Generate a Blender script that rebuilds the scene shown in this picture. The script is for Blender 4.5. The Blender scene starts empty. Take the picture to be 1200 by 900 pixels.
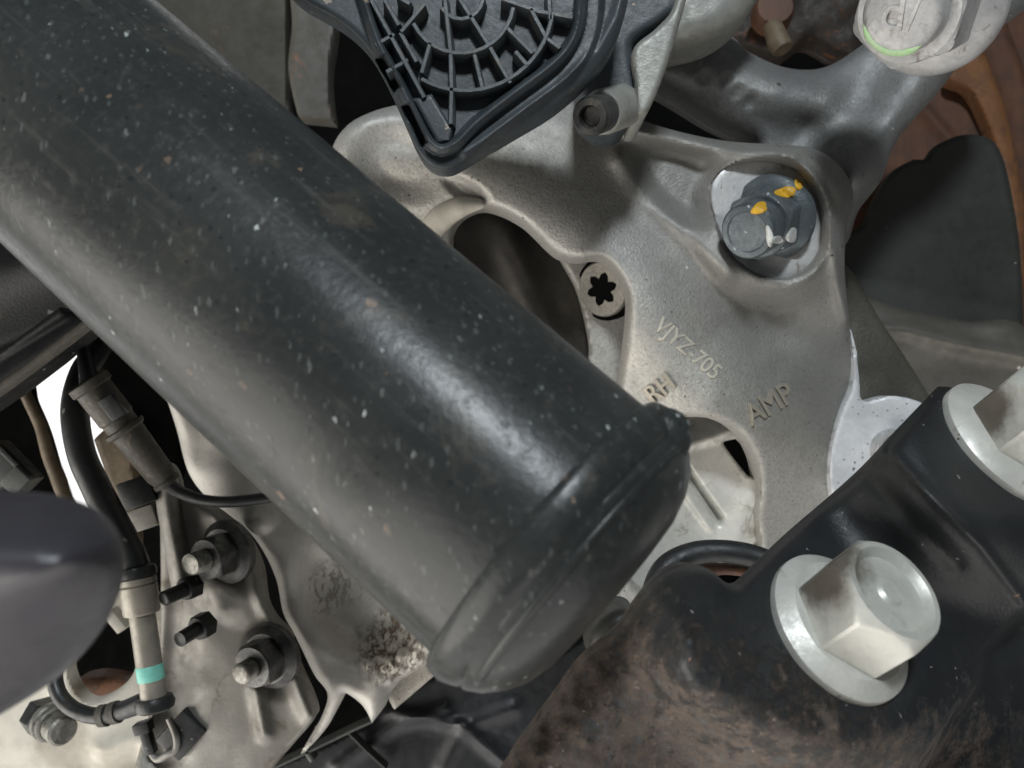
import bpy, bmesh, math, random
import numpy as np
from mathutils import Vector, Matrix

random.seed(7)
np.random.seed(7)
SC = bpy.context.scene
COL = SC.collection
PI = math.pi
HF = math.radians(30.0)                    # half of the horizontal field of view
K = math.tan(HF) / 600.0                   # mm per (pixel * mm of depth), photograph 1200 x 900

# ------------------------------------------------------------------ camera
cam = bpy.data.cameras.new('camera')
cam.angle = 2 * HF
cam.clip_start = 0.005
cam.clip_end = 20.0
cam.dof.use_dof = True
cam.dof.focus_distance = 0.190
cam.dof.aperture_fstop = 26.0
co = bpy.data.objects.new('camera', cam)
COL.objects.link(co)
co.location = (0, 0, 0)
co.rotation_euler = (PI / 2, 0, 0)
SC.camera = co

# ------------------------------------------------------------------ world, lamps, exposure
W = bpy.data.worlds.new('World')
SC.world = W
W.use_nodes = True
W.node_tree.nodes['Background'].inputs[0].default_value = (0.80, 0.84, 0.85, 1)
W.node_tree.nodes['Background'].inputs[1].default_value = 0.085


def area(name, loc, target, sx, sy, power, col):
    l = bpy.data.lights.new(name, 'AREA')
    l.shape = 'RECTANGLE'
    l.size = sx
    l.size_y = sy
    l.energy = power
    l.color = col
    o = bpy.data.objects.new(name, l)
    COL.objects.link(o)
    o.location = loc
    d = Vector(target) - Vector(loc)
    o.rotation_euler = d.to_track_quat('-Z', 'Y').to_euler()
    return o


area('workshop_lamp', (0.050, -0.46, 0.56), (0, 0.16, 0), 0.11, 0.10, 4.6, (0.88, 0.95, 1.0))
area('daylight_opening', (-1.15, -0.22, -0.72), (-0.03, 0.2, -0.03), 1.6, 1.3, 25.0, (1.0, 0.96, 0.895))
area('floor_bounce', (0.0, 0.0, -1.0), (0.0, 0.18, -0.03), 1.7, 1.3, 8.0, (1.0, 0.97, 0.94))

SC.view_settings.view_transform = 'Standard'
SC.view_settings.look = 'None'
SC.view_settings.exposure = 0.28
SC.view_settings.gamma = 1.0
SC.cycles.max_bounces = 4
SC.cycles.use_adaptive_sampling = True
SC.cycles.adaptive_threshold = 0.02
SC.cycles.use_denoising = True


# ------------------------------------------------------------------ geometry helpers
def at(px, py, d):
    """photograph pixel + depth in mm -> world point in metres"""
    return Vector(((px - 600) * K * d, d, (450 - py) * K * d)) * 0.001


def spline(pts, closed=True, n=8):
    """Catmull-Rom through the points; a third element 'c' makes a corner"""
    P = [np.array(p[:2], float) for p in pts]
    corner = [len(p) > 2 for p in pts]
    N = len(P)
    out = []
    rng = range(N) if closed else range(N - 1)
    for i in rng:
        p1, p2 = P[i], P[(i + 1) % N]
        p0 = P[i - 1] if (closed or i > 0) else p1
        p3 = P[(i + 2) % N] if (closed or i + 2 < N) else p2
        m1 = np.zeros(2) if corner[i] else (p2 - p0) * 0.5
        m2 = np.zeros(2) if corner[(i + 1) % N] else (p3 - p1) * 0.5
        if corner[i] and corner[(i + 1) % N]:
            m1 = m2 = p2 - p1
        elif corner[i]:
            m1 = 1.5 * (p2 - p1) - 0.5 * m2
        elif corner[(i + 1) % N]:
            m2 = 1.5 * (p2 - p1) - 0.5 * m1
        for j in range(n):
            t = j / n
            h00 = 2 * t ** 3 - 3 * t ** 2 + 1
            h10 = t ** 3 - 2 * t ** 2 + t
            h01 = -2 * t ** 3 + 3 * t ** 2
            h11 = t ** 3 - t ** 2
            out.append(h00 * p1 + h10 * m1 + h01 * p2 + h11 * m2)
    if not closed:
        out.append(P[-1])
    return np.array(out)


def segdist(X, Y, poly, closed):
    best = np.full(X.shape, 1e18)
    n = len(poly)
    for i in range(n if closed else n - 1):
        ax, ay = poly[i]
        bx, by = poly[(i + 1) % n]
        dx, dy = bx - ax, by - ay
        L = dx * dx + dy * dy
        if L < 1e-12:
            continue
        t = np.clip(((X - ax) * dx + (Y - ay) * dy) / L, 0, 1)
        q = (X - ax - t * dx) ** 2 + (Y - ay - t * dy) ** 2
        np.minimum(best, q, out=best)
    return np.sqrt(best)


def sdf(X, Y, poly):
    """signed distance in pixels, positive inside"""
    d = segdist(X, Y, poly, True)
    ins = np.zeros(X.shape, bool)
    n = len(poly)
    for i in range(n):
        ax, ay = poly[i]
        bx, by = poly[(i + 1) % n]
        if ay == by:
            continue
        c = ((ay > Y) != (by > Y)) & (X < (bx - ax) * (Y - ay) / (by - ay) + ax)
        ins ^= c
    return np.where(ins, d, -d)


def sstep(v, a, b):
    t = np.clip((v - a) / (b - a), 0, 1)
    return t * t * (3 - 2 * t)


def ridge(X, Y, pts, sig):
    return np.exp(-(segdist(X, Y, np.array(pts, float), False) / sig) ** 2)


def blob(X, Y, cx, cy, rx, ry, soft=0.3, ang=0.0):
    c, s = math.cos(ang), math.sin(ang)
    u = ((X - cx) * c + (Y - cy) * s) / rx
    v = (-(X - cx) * s + (Y - cy) * c) / ry
    return 1 - sstep(np.sqrt(u * u + v * v), 1 - soft, 1 + soft)


def vnoise(X, Y, scale, seed=0):
    """smooth value noise -1..1"""
    x = X / scale
    y = Y / scale
    xi, yi = np.floor(x).astype(int), np.floor(y).astype(int)
    fx, fy = x - xi, y - yi
    fx = fx * fx * (3 - 2 * fx)
    fy = fy * fy * (3 - 2 * fy)

    def h(a, b):
        n = np.sin(a * 127.1 + b * 311.7 + seed * 74.7) * 43758.5453
        return (n - np.floor(n)) * 2 - 1
    return (h(xi, yi) * (1 - fx) + h(xi + 1, yi) * fx) * (1 - fy) + (h(xi, yi + 1) * (1 - fx) + h(xi + 1, yi + 1) * fx) * fy


def link(name, me, m, parent=None, angle=38, smooth=True):
    o = bpy.data.objects.new(name, me)
    COL.objects.link(o)
    if m:
        me.materials.append(m)
    if smooth:
        me.polygons.foreach_set('use_smooth', [True] * len(me.polygons))
        me.set_sharp_from_angle(angle=math.radians(angle))
    if parent is not None:
        o.parent = parent
        o.matrix_parent_inverse = Matrix.Translation(-parent.location)
    return o


def mesh_from(verts, faces):
    me = bpy.data.meshes.new('mesh')
    me.from_pydata([tuple(v) for v in verts], [], faces)
    bm = bmesh.new()
    bm.from_mesh(me)
    bmesh.ops.recalc_face_normals(bm, faces=bm.faces)
    bm.to_mesh(me)
    bm.free()
    me.update()
    return me


def relief(name, outline, d, m, parent=None, holes=(), er=1.5, hr=1.0, back=15.0, step=3.0, bump=None, depth=None, angle=45):
    """solid with rounded edges: outline in pixels, front at depth d (mm), bump(X,Y)->mm towards the viewer"""
    outline = np.array(outline, float)
    x0, y0 = outline.min(0) - 2 * step
    x1, y1 = outline.max(0) + 2 * step
    gx = np.arange(x0, x1 + step, step)
    gy = np.arange(y0, y1 + step, step)
    X, Y = np.meshgrid(gx, gy)
    so = sdf(X, Y, outline)
    sh = [-sdf(X, Y, np.array(h, float)) for h in holes]
    s = so.copy()
    for h in sh:
        s = np.minimum(s, h)
    gyv, gxv = np.gradient(s, step)
    g2 = np.maximum(gxv ** 2 + gyv ** 2, 0.25)
    near = np.abs(s) < 0.55 * step
    X = np.where(near, X - s * gxv / g2, X)
    Y = np.where(near, Y - s * gyv / g2, Y)
    so = np.where(near, np.minimum(so, np.where(np.abs(so) < 0.55 * step, 0, so)), so)
    sh = [np.where(np.abs(h) < 0.55 * step, 0, h) for h in sh]
    ins = s > -0.55 * step
    D = (depth(X, Y) if depth else np.full(X.shape, float(d)))
    mmpp = K * float(d)

    def rnd(v, r):
        if r <= 0:
            return np.zeros(v.shape)
        t = np.clip(v * mmpp / r, 0, 1)
        return r * (1 - np.sqrt(np.maximum(0, 1 - (1 - t) ** 2)))
    off = rnd(so, er)
    for h in sh:
        off = np.maximum(off, rnd(h, hr))
    D = D + off
    if bump:
        D = D - bump(X, Y)
    idx = -np.ones(X.shape, int)
    idx[ins] = np.arange(ins.sum())
    vx, vy, vd = X[ins], Y[ins], D[ins]
    V = np.stack([(vx - 600) * K * vd, vd, (450 - vy) * K * vd], 1) * 0.001
    n = len(V)
    a, b, c, e = idx[:-1, :-1], idx[:-1, 1:], idx[1:, 1:], idx[1:, :-1]
    ok = (a >= 0).astype(int) + (b >= 0) + (c >= 0) + (e >= 0)
    q = np.stack([a, b, c, e], -1)
    faces = q[ok == 4].tolist()
    for f in q[ok == 3].tolist():
        faces.append([v for v in f if v >= 0])
    ec = {}
    for f in faces:
        for i in range(len(f)):
            u, v = f[i], f[(i + 1) % len(f)]
            kk = (u, v) if u < v else (v, u)
            ec[kk] = ec.get(kk, 0) + 1 if kk in ec else 1
            if ec[kk] == 1:
                ec[(kk, 0)] = (u, v)
    VB = V.copy()
    VB[:, 1] += back * 0.001
    allv = np.concatenate([V, VB])
    bf = [[v + n for v in reversed(f)] for f in faces]
    side = []
    for kk in [k_ for k_ in ec if not isinstance(k_[0], tuple)]:
        if ec[kk] == 1:
            u, v = ec[(kk, 0)]
            side.append([v, u, u + n, v + n])
    me = bpy.data.meshes.new('mesh')
    me.from_pydata(allv.tolist(), [], faces + bf + side)
    me.update()
    return link(name, me, m, parent, angle)


def frame_of(axis):
    z = Vector(axis).normalized()
    x = z.cross(Vector((0, 0, 1)))
    if x.length < 0.05:
        x = z.cross(Vector((1, 0, 0)))
    x.normalize()
    y = z.cross(x)
    return x, y, z


def lathe(name, prof, org, axis, m, parent=None, seg=56, angle=35, wob=0.0):
    """profile [(radius mm, height mm)] round an axis starting at org (metres)"""
    x, y, z = frame_of(axis)
    vs, fs = [], []
    for (r, h) in prof:
        for i in range(seg):
            a = 2 * PI * i / seg
            rr = max(r, 1e-4) * (1 + wob * math.sin(3 * a + h) + wob * 0.6 * math.sin(7 * a + 2 * h))
            vs.append(org + (x * (rr * math.cos(a)) + y * (rr * math.sin(a)) + z * h) * 0.001)
    for j in range(len(prof) - 1):
        for i in range(seg):
            k = (i + 1) % seg
            fs.append([j * seg + i, j * seg + k, (j + 1) * seg + k, (j + 1) * seg + i])
    fs.append([i for i in range(seg)][::-1])
    fs.append([(len(prof) - 1) * seg + i for i in range(seg)])
    return link(name, mesh_from(vs, fs), m, parent, angle)


def hexhead(name, af, h, org, axis, m, parent=None, rot=0.0, top_r=None, rec_r=0.0, rec_h=0.6, seg=96, cham=1.5):
    """hexagon head with turned chamfer (curved facet edges) and a shallow dish on top"""
    x, y, z = frame_of(axis)
    top_r = top_r or af * 0.5 * 0.96
    rings = [0.0]
    zc = [h * t for t in (0.45, 0.56, 0.64, 0.70, 0.76, 0.81, 0.86, 0.90, 0.94, 0.97, 1.0)]
    rings += zc
    vs, fs = [], []

    def ring(fr, hh):
        for i in range(seg):
            a = 2 * PI * i / seg
            r = fr(a)
            vs.append(org + (x * (r * math.cos(a)) + y * (r * math.sin(a)) + z * hh) * 0.001)
    for hh in rings:
        def fr(a, hh=hh):
            q = ((a - rot) % (PI / 3)) - PI / 6
            rh = af * 0.5 / math.cos(q)
            rh = min(rh, af * 0.5 / math.cos(PI / 6) * 0.985)
            return min(rh, top_r + (h - hh) / cham)
        ring(fr, hh)
    nr = len(rings)
    if rec_r > 0:
        for r, hh in ((rec_r + 0.5, h + 0.02), (rec_r, h - rec_h * 0.35), (rec_r - 0.7, h - rec_h), (rec_r * 0.35, h - rec_h), (rec_r * 0.25, h - rec_h * 0.6)):
            ring(lambda a, r=r: r, hh)
            nr += 1
    for j in range(nr - 1):
        for i in range(seg):
            k = (i + 1) % seg
            fs.append([j * seg + i, j * seg + k, (j + 1) * seg + k, (j + 1) * seg + i])
    fs.append([(nr - 1) * seg + i for i in range(seg)])
    fs.append([i for i in range(seg)][::-1])
    return link(name, mesh_from(vs, fs), m, parent, 22)


def sweep(name, path, radii, m, parent=None, seg=20, sub=8, angle=45, caps=True):
    """tube along world points (metres) with radii in mm, smoothed"""
    P = [np.array(p, float) for p in path]
    R = list(radii) if hasattr(radii, '__len__') else [radii] * len(P)
    pts, rs = [], []
    N = len(P)
    for i in range(N - 1):
        p0 = P[max(i - 1, 0)]
        p1, p2 = P[i], P[i + 1]
        p3 = P[min(i + 2, N - 1)]
        for j in range(sub):
            t = j / sub
            pts.append(0.5 * ((2 * p1) + (-p0 + p2) * t + (2 * p0 - 5 * p1 + 4 * p2 - p3) * t * t + (-p0 + 3 * p1 - 3 * p2 + p3) * t ** 3))
            rs.append(R[i] * (1 - t) + R[i + 1] * t)
    pts.append(P[-1])
    rs.append(R[-1])
    pts = [Vector(p) for p in pts]
    vs, fs = [], []
    prev = None
    for i, p in enumerate(pts):
        t = (pts[min(i + 1, len(pts) - 1)] - pts[max(i - 1, 0)]).normalized()
        if prev is None:
            x, y, _ = frame_of(t)
        else:
            x = (prev - t * prev.dot(t)).normalized()
            y = t.cross(x)
        prev = x
        for k in range(seg):
            a = 2 * PI * k / seg
            vs.append(p + (x * math.cos(a) + y * math.sin(a)) * rs[i] * 0.001)
    n = len(pts)
    for j in range(n - 1):
        for i in range(seg):
            k = (i + 1) % seg
            fs.append([j * seg + i, j * seg + k, (j + 1) * seg + k, (j + 1) * seg + i])
    if caps:
        fs.append([i for i in range(seg)][::-1])
        fs.append([(n - 1) * seg + i for i in range(seg)])
    return link(name, mesh_from(vs, fs), m, parent, angle)


def bar(name, pts, w0, w1, h, d, m, parent=None):
    """rib: a tapered bar standing along a pixel polyline; widths in mm at crest and foot, height h mm, crest at depth d"""
    P = [at(p[0], p[1], p[2] if len(p) > 2 else d) for p in pts]
    vs, fs = [], []
    n = len(P)
    for i, p in enumerate(P):
        t = P[min(i + 1, n - 1)] - P[max(i - 1, 0)]
        t.y = 0
        t.normalize()
        s = Vector((-t.z, 0, t.x))
        for (w, y) in ((-w1 / 2, h), (-w0 / 2, 0.35), (-w0 / 2 * 0.6, 0), (w0 / 2 * 0.6, 0), (w0 / 2, 0.35), (w1 / 2, h)):
            vs.append(p + s * (w * 0.001) + Vector((0, y * 0.001, 0)))
    for i in range(n - 1):
        for k in range(6):
            l = (k + 1) % 6
            fs.append([i * 6 + k, i * 6 + l, (i + 1) * 6 + l, (i + 1) * 6 + k])
    fs.append([0, 1, 2, 3, 4, 5])
    fs.append([(n - 1) * 6 + k for k in range(6)][::-1])
    return link(name, mesh_from(vs, fs), m, parent, 50)


def box(name, c, ax, ay, az, sx, sy, sz, m, parent=None, bev=0.5):
    """bevelled box: centre in metres, three axes, sizes in mm"""
    bm = bmesh.new()
    bmesh.ops.create_cube(bm, size=1.0)
    R = Matrix((Vector(ax).normalized(), Vector(ay).normalized(), Vector(az).normalized())).transposed()
    for v in bm.verts:
        v.co = c + R @ Vector((v.co.x * sx, v.co.y * sy, v.co.z * sz)) * 0.001
    if bev > 0:
        bmesh.ops.bevel(bm, geom=list(bm.edges), offset=bev * 0.001, segments=2, profile=0.6, affect='EDGES')
    bmesh.ops.recalc_face_normals(bm, faces=bm.faces)
    me = bpy.data.meshes.new('mesh')
    bm.to_mesh(me)
    bm.free()
    return link(name, me, m, parent, 30)


def lettering(name, text, px, py, d, size_px, ang, m, parent, ext=0.5, sx=1.0, offset=0.0, normal_tilt=(0, 0), shear=0.0, space=1.0, surf=None):
    cu = bpy.data.curves.new('t', 'FONT')
    cu.body = text
    cu.align_x = 'CENTER'
    cu.align_y = 'CENTER'
    mm = size_px * K * d
    cu.size = mm * 0.001 * 1.38
    cu.extrude = ext * 0.001
    cu.offset = offset * 0.001
    cu.shear = shear
    cu.space_character = space
    cu.bevel_depth = 0.00008
    t = bpy.data.objects.new('t', cu)
    COL.objects.link(t)
    dg = bpy.context.evaluated_depsgraph_get()
    me = bpy.data.meshes.new_from_object(t.evaluated_get(dg))
    bpy.data.objects.remove(t)
    Mx = Matrix.Translation(at(px, py, d)) @ Matrix.Rotation(normal_tilt[0], 4, 'Z') @ Matrix.Rotation(normal_tilt[1], 4, 'X') @ Matrix.Rotation(PI / 2, 4, 'X') @ Matrix.Rotation(ang, 4, 'Z') @ Matrix.Diagonal((sx, 1, 1, 1))
    me.transform(Mx)
    me.materials.clear()
    if surf is not None:
        c = np.array([v.co[:] for v in me.vertices])
        dy = c[:, 1] - d * 0.001
        qx = c[:, 0] / (K * c[:, 1]) + 600
        qy = 450 - c[:, 2] / (K * c[:, 1])
        sd_ = surf(qx, qy) * 0.001 + dy
        for v, x_q, y_q, dd in zip(me.vertices, qx, qy, sd_):
            v.co = ((x_q - 600) * K * dd, dd, (450 - y_q) * K * dd)
        me.update()
    return link(name, me, m, parent, smooth=False)


def thing(name, label, cat, loc, group=None):
    o = bpy.data.objects.new(name, None)
    COL.objects.link(o)
    o.empty_display_size = 0.005
    o.location = loc
    o['label'] = label
    o['category'] = cat
    if group:
        o['group'] = group
    return o


def tag(o, label, cat, group=None):
    o['label'] = label
    o['category'] = cat
    if group:
        o['group'] = group
    return o


# ------------------------------------------------------------------ materials
def lin(c):
    return tuple(((v / 255) / 12.92 if v / 255 <= 0.04045 else ((v / 255 + 0.055) / 1.055) ** 2.4) for v in c) + (1.0,)


class NT:
    def __init__(self, name):
        self.m = bpy.data.materials.new(name)
        self.m.use_nodes = True
        self.t = self.m.node_tree
        self.b = self.t.nodes['Principled BSDF']
        tc = self.t.nodes.new('ShaderNodeTexCoord')
        self.co = tc.outputs['Object']

    def n(self, kind, **kw):
        o = self.t.nodes.new(kind)
        for k, v in kw.items():
            setattr(o, k, v)
        return o

    def set(self, sock, v):
        if hasattr(v, 'is_output') or isinstance(v, bpy.types.NodeSocket):
            self.t.links.new(v, sock)
        else:
            sock.default_value = v

    def noise(self, mm, detail=5, rough=0.6, dist=0.0, vec=None):
        o = self.n('ShaderNodeTexNoise')
        o.inputs['Scale'].default_value = 1000.0 / mm
        o.inputs['Detail'].default_value = detail
        o.inputs['Roughness'].default_value = rough
        o.inputs['Distortion'].default_value = dist
        self.t.links.new(vec or self.co, o.inputs['Vector'])
        return o.outputs['Fac']

    def ramp(self, fac, a, b):
        o = self.n('ShaderNodeMapRange')
        o.interpolation_type = 'SMOOTHSTEP'
        self.t.links.new(fac, o.inputs[0])
        o.inputs[1].default_value = a
        o.inputs[2].default_value = b
        return o.outputs[0]

    def mix(self, fac, a, b, blend='MIX'):
        o = self.n('ShaderNodeMix', data_type='RGBA', blend_type=blend)
        self.set(o.inputs[0], fac)
        self.set(o.inputs[6], a)
        self.set(o.inputs[7], b)
        return o.outputs[2]

    def math(self, op, a, b=0.0):
        o = self.n('ShaderNodeMath', operation=op)
        self.set(o.inputs[0], a)
        self.set(o.inputs[1], b)
        return o.outputs[0]

    def stretch(self, s, rot=(0, 0, 0)):
        o = self.n('ShaderNodeMapping')
        o.inputs['Scale'].default_value = s
        o.inputs['Rotation'].default_value = rot
        self.t.links.new(self.co, o.inputs['Vector'])
        return o.outputs[0]

    def specks(self, mm, share, size, vec=None, warp=0.55):
        """mask of scattered chips: cell size mm, share of cells that carry one, size in cells"""
        src = vec or self.co
        nz = self.n('ShaderNodeTexNoise')
        nz.inputs['Scale'].default_value = 4000.0 / mm
        nz.inputs['Detail'].default_value = 3
        self.t.links.new(src, nz.inputs['Vector'])
        vm = self.n('ShaderNodeVectorMath', operation='MULTIPLY_ADD')
        self.t.links.new(nz.outputs['Color'], vm.inputs[0])
        w = warp * mm * 0.001
        vm.inputs[1].default_value = (w, w, w)
        self.t.links.new(src, vm.inputs[2])
        v = self.n('ShaderNodeTexVoronoi')
        v.inputs['Scale'].default_value = 1000.0 / mm
        self.t.links.new(vm.outputs[0], v.inputs['Vector'])
        sep = self.n('ShaderNodeSeparateColor')
        self.t.links.new(v.outputs['Color'], sep.inputs[0])
        pick = self.math('LESS_THAN', sep.outputs[0], share)
        rad = self.math('ADD', self.math('MULTIPLY', sep.outputs[1], size), size * 0.5)
        hit = self.math('LESS_THAN', v.outputs['Distance'], rad)
        return self.math('MULTIPLY', pick, hit)

    def bump(self, h, dist_mm, strength=1.0, normal=None):
        o = self.n('ShaderNodeBump')
        o.inputs['Distance'].default_value = dist_mm * 0.001
        o.inputs['Strength'].default_value = strength
        self.t.links.new(h, o.inputs['Height'])
        if normal is not None:
            self.t.links.new(normal, o.inputs['Normal'])
        return o.outputs[0]

    def done(self, col, rough, metal=0.0, normal=None, spec=0.5):
        self.set(self.b.inputs['Base Color'], col)
        self.set(self.b.inputs['Roughness'], rough)
        self.set(self.b.inputs['Metallic'], metal)
        self.b.inputs['Specular IOR Level'].default_value = spec
        if normal is not None:
            self.t.links.new(normal, self.b.inputs['Normal'])
        return self.m


def m_simple(name, c1, c2, mm=12, rough=0.5, metal=0.0, bump=0.05, bmm=0.8, grime=None, gshare=0.5, speck=None, spec=0.5, r2=None):
    """two-tone noisy surface with fine relief, optional grime colour and specks"""
    t = NT(name)
    f = t.ramp(t.noise(mm, 6, 0.62), 0.32, 0.68)
    col = t.mix(f, lin(c1), lin(c2))
    f2 = t.ramp(t.noise(mm * 0.22, 5, 0.65), 0.35, 0.7)
    col = t.mix(t.math('MULTIPLY', f2, 0.25), col, lin(tuple(v * 0.72 for v in c1)))
    if grime:
        g = t.ramp(t.noise(mm * 0.7, 7, 0.7, 0.6), 0.62 - 0.25 * gshare, 0.72 - 0.18 * gshare)
        col = t.mix(t.math('MULTIPLY', g, 0.85), col, lin(grime))
    if speck:
        for (smm, share, size, sc) in speck:
            col = t.mix(t.specks(smm, share, size), col, lin(sc))
    rg = t.math('ADD', t.math('MULTIPLY', f2, 0.18), rough - 0.06)
    nb = t.noise(bmm, 4, 0.6)
    return t.done(col, rg, metal, t.bump(nb, bump), spec)


# cast aluminium of the knuckle
def m_cast(name, c1, c2, c3, rough=0.52, metal=0.42, bump=0.20, film_shade=False):
    t = NT(name)
    big = t.ramp(t.noise(45, 3, 0.5), 0.35, 0.65)
    mid = t.ramp(t.noise(9, 6, 0.65, 0.4), 0.3, 0.72)
    col = t.mix(big, lin(c1), lin(c2))
    col = t.mix(t.math('MULTIPLY', mid, 0.45), col, lin(c3))
    if film_shade:  # grime film plus painted shade: greyer towards the upper right
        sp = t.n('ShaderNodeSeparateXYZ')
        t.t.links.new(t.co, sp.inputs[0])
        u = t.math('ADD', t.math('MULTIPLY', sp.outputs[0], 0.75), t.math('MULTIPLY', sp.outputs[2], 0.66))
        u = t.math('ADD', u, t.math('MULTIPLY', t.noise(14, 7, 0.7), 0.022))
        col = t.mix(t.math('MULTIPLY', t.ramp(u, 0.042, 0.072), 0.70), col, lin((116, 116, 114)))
    fine = t.noise(0.9, 4, 0.7)
    col = t.mix(t.math('MULTIPLY', t.ramp(fine, 0.42, 0.75), 0.5), col, lin(tuple(v * 0.62 for v in c1)))
    stain = t.ramp(t.noise(18, 7, 0.72, 0.8), 0.55, 0.75)
    col = t.mix(t.math('MULTIPLY', stain, 0.35), col, lin((112, 106, 96)))
    col = t.mix(t.specks(4.0, 0.14, 0.09), col, lin((44, 36, 30)))
    col = t.mix(t.specks(3.0, 0.10, 0.08), col, lin((206, 204, 198)))
    col = t.mix(t.specks(1.6, 0.18, 0.14), col, lin((104, 100, 94)))
    n1 = t.bump(t.noise(0.7, 5, 0.65), bump)
    n2 = t.bump(t.noise(5, 3, 0.5), 0.10, 1.0, n1)
    r = t.math('ADD', t.math('MULTIPLY', mid, 0.2), rough - 0.08)
    return t.done(col, r, metal, n2)


MC = {}
MC['cast'] = m_cast('cast_aluminium', (184, 180, 170), (170, 168, 163), (142, 141, 138), film_shade=True)
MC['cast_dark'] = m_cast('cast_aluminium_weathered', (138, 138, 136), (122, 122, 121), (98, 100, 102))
MC['cast_pale'] = m_cast('cast_aluminium_pale', (186, 180, 168), (168, 164, 156), (140, 136, 128))
MC['machined'] = m_simple('machined_aluminium', (216, 218, 220), (196, 198, 200), 6, 0.42, 0.25, 0.03, 0.6, speck=[(2.4, 0.3, 0.14, (96, 90, 84)), (1.3, 0.25, 0.14, (120, 116, 112))])
MC['zinc'] = m_simple('zinc_plated_steel', (212, 211, 204), (192, 191, 184), 9, 0.46, 0.3, 0.05, 0.7, grime=(140, 132, 120), gshare=0.18, speck=[(4.0, 0.2, 0.07, (110, 96, 80))])
MC['zinc_dull'] = m_simple('zinc_plated_dull', (184, 183, 182), (162, 162, 162), 5, 0.45, 0.35, 0.06, 0.7, grime=(120, 112, 104), gshare=0.25)
MC['zinc_tip'] = m_simple('bright_stud_end', (150, 148, 140), (98, 96, 90), 2.5, 0.42, 0.5, 0.08, 0.5, grime=(84, 78, 70), gshare=0.3)
MC['nut_dark'] = m_simple('dark_nut_steel', (92, 92, 90), (52, 52, 52), 5, 0.38, 0.55, 0.05, 0.6, grime=(120, 112, 98), gshare=0.25)
MC['bolt_blue'] = m_simple('dark_phosphated_steel', (96, 104, 107), (74, 82, 86), 4, 0.50, 0.25, 0.10, 0.6, grime=(84, 72, 60), gshare=0.25, speck=[(2.0, 0.2, 0.15, (160, 166, 170))])
MC['plastic'] = m_simple('black_plastic', (62, 69, 73), (50, 56, 60), 8, 0.46, 0.0, 0.05, 0.5, grime=(84, 82, 76), gshare=0.2, speck=[(4.0, 0.14, 0.15, (150, 136, 120))])
MC['plastic_grey'] = m_simple('dusty_plastic', (84, 86, 82), (66, 69, 68), 9, 0.5, 0.0, 0.06, 0.6, grime=(104, 98, 86), gshare=0.25)
MC['rubber'] = m_simple('black_rubber', (34, 36, 36), (26, 28, 28), 9, 0.42, 0.0, 0.05, 0.6, grime=(60, 56, 48), gshare=0.15, speck=[(3.0, 0.12, 0.15, (110, 110, 104))])
MC['rubber_dusty'] = m_simple('dusty_rubber', (78, 74, 66), (60, 57, 51), 6, 0.62, 0.0, 0.08, 0.7, grime=(104, 94, 78), gshare=0.3)
MC['black_steel'] = m_simple('black_painted_steel', (30, 32, 33), (22, 24, 25), 12, 0.5, 0.0, 0.08, 0.7, grime=(62, 56, 48), gshare=0.12, speck=[(5.0, 0.2, 0.14, (130, 130, 124)), (9.0, 0.1, 0.12, (140, 106, 84))])
MC['dark'] = m_simple('near_black', (9, 9, 9), (5, 5, 5), 30, 0.9, 0.0, 0.05, 1.5, spec=0.05)  # near-black; carries the darkness of gaps and recesses in its colour
MC['olive'] = m_simple('dusty_dark_panel', (58, 56, 48), (46, 44, 38), 18, 0.65, 0.0, 0.08, 1.2, grime=(92, 66, 48), gshare=0.1)
MC['hub_dark'] = m_simple('oily_bearing_steel', (84, 81, 77), (66, 64, 61), 9, 0.42, 0.4, 0.05, 0.8)
MC['steel_plate'] = m_simple('dusty_steel_plate', (144, 141, 134), (126, 123, 117), 16, 0.5, 0.3, 0.06, 0.7, grime=(104, 96, 84), gshare=0.35)
MC['steel_cream'] = m_simple('bright_steel_plate', (208, 202, 189), (192, 186, 173), 20, 0.55, 0.1, 0.05, 0.8)
MC['shield'] = m_simple('galvanised_sheet', (214, 212, 204), (194, 193, 186), 9, 0.45, 0.25, 0.04, 0.6, grime=(150, 146, 134), gshare=0.3)
MC['shield_dark'] = m_simple('dark_backing_sheet', (50, 51, 47), (42, 43, 40), 25, 0.5, 0.1, 0.04, 1.0, speck=[(4.0, 0.15, 0.05, (150, 150, 140))])
MC['shield_grey'] = m_simple('grey_shield_lip', (100, 97, 90), (86, 83, 77), 14, 0.48, 0.3, 0.05, 1.0, speck=[(6.0, 0.2, 0.1, (180, 176, 166))])
MC['pipe'] = m_simple('steel_brake_pipe', (150, 144, 132), (128, 122, 112), 7, 0.4, 0.3, 0.04, 0.6)
MC['teal'] = m_simple('teal_marking', (128, 200, 184), (112, 184, 168), 5, 0.5)
MC['yellow'] = m_simple('yellow_paint', (222, 172, 46), (196, 150, 34), 2, 0.5)
MC['white_paint'] = m_simple('white_paint', (216, 218, 214), (190, 192, 188), 2, 0.5)
MC['green_paint'] = m_simple('green_paint', (170, 208, 150), (182, 204, 166), 2, 0.5)
MC['tan'] = m_simple('rusted_edge_steel', (112, 98, 78), (88, 76, 60), 5, 0.6, 0.1, 0.1, 0.7)
MC['caliper'] = m_simple('cast_caliper_grey', (158, 157, 150), (138, 138, 133), 8, 0.5, 0.3, 0.10, 0.7, speck=[(4, 0.15, 0.14, (80, 74, 66))])
MC['blob'] = m_simple('smooth_black_rubber', (60, 58, 63), (54, 52, 57), 30, 0.42, 0.0, 0.0, 2.0)
MC['tray'] = m_simple('black_undertray_plastic', (24, 27, 31), (18, 20, 24), 14, 0.45, 0.0, 0.05, 1.0, grime=(40, 42, 46), gshare=0.2)

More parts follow.
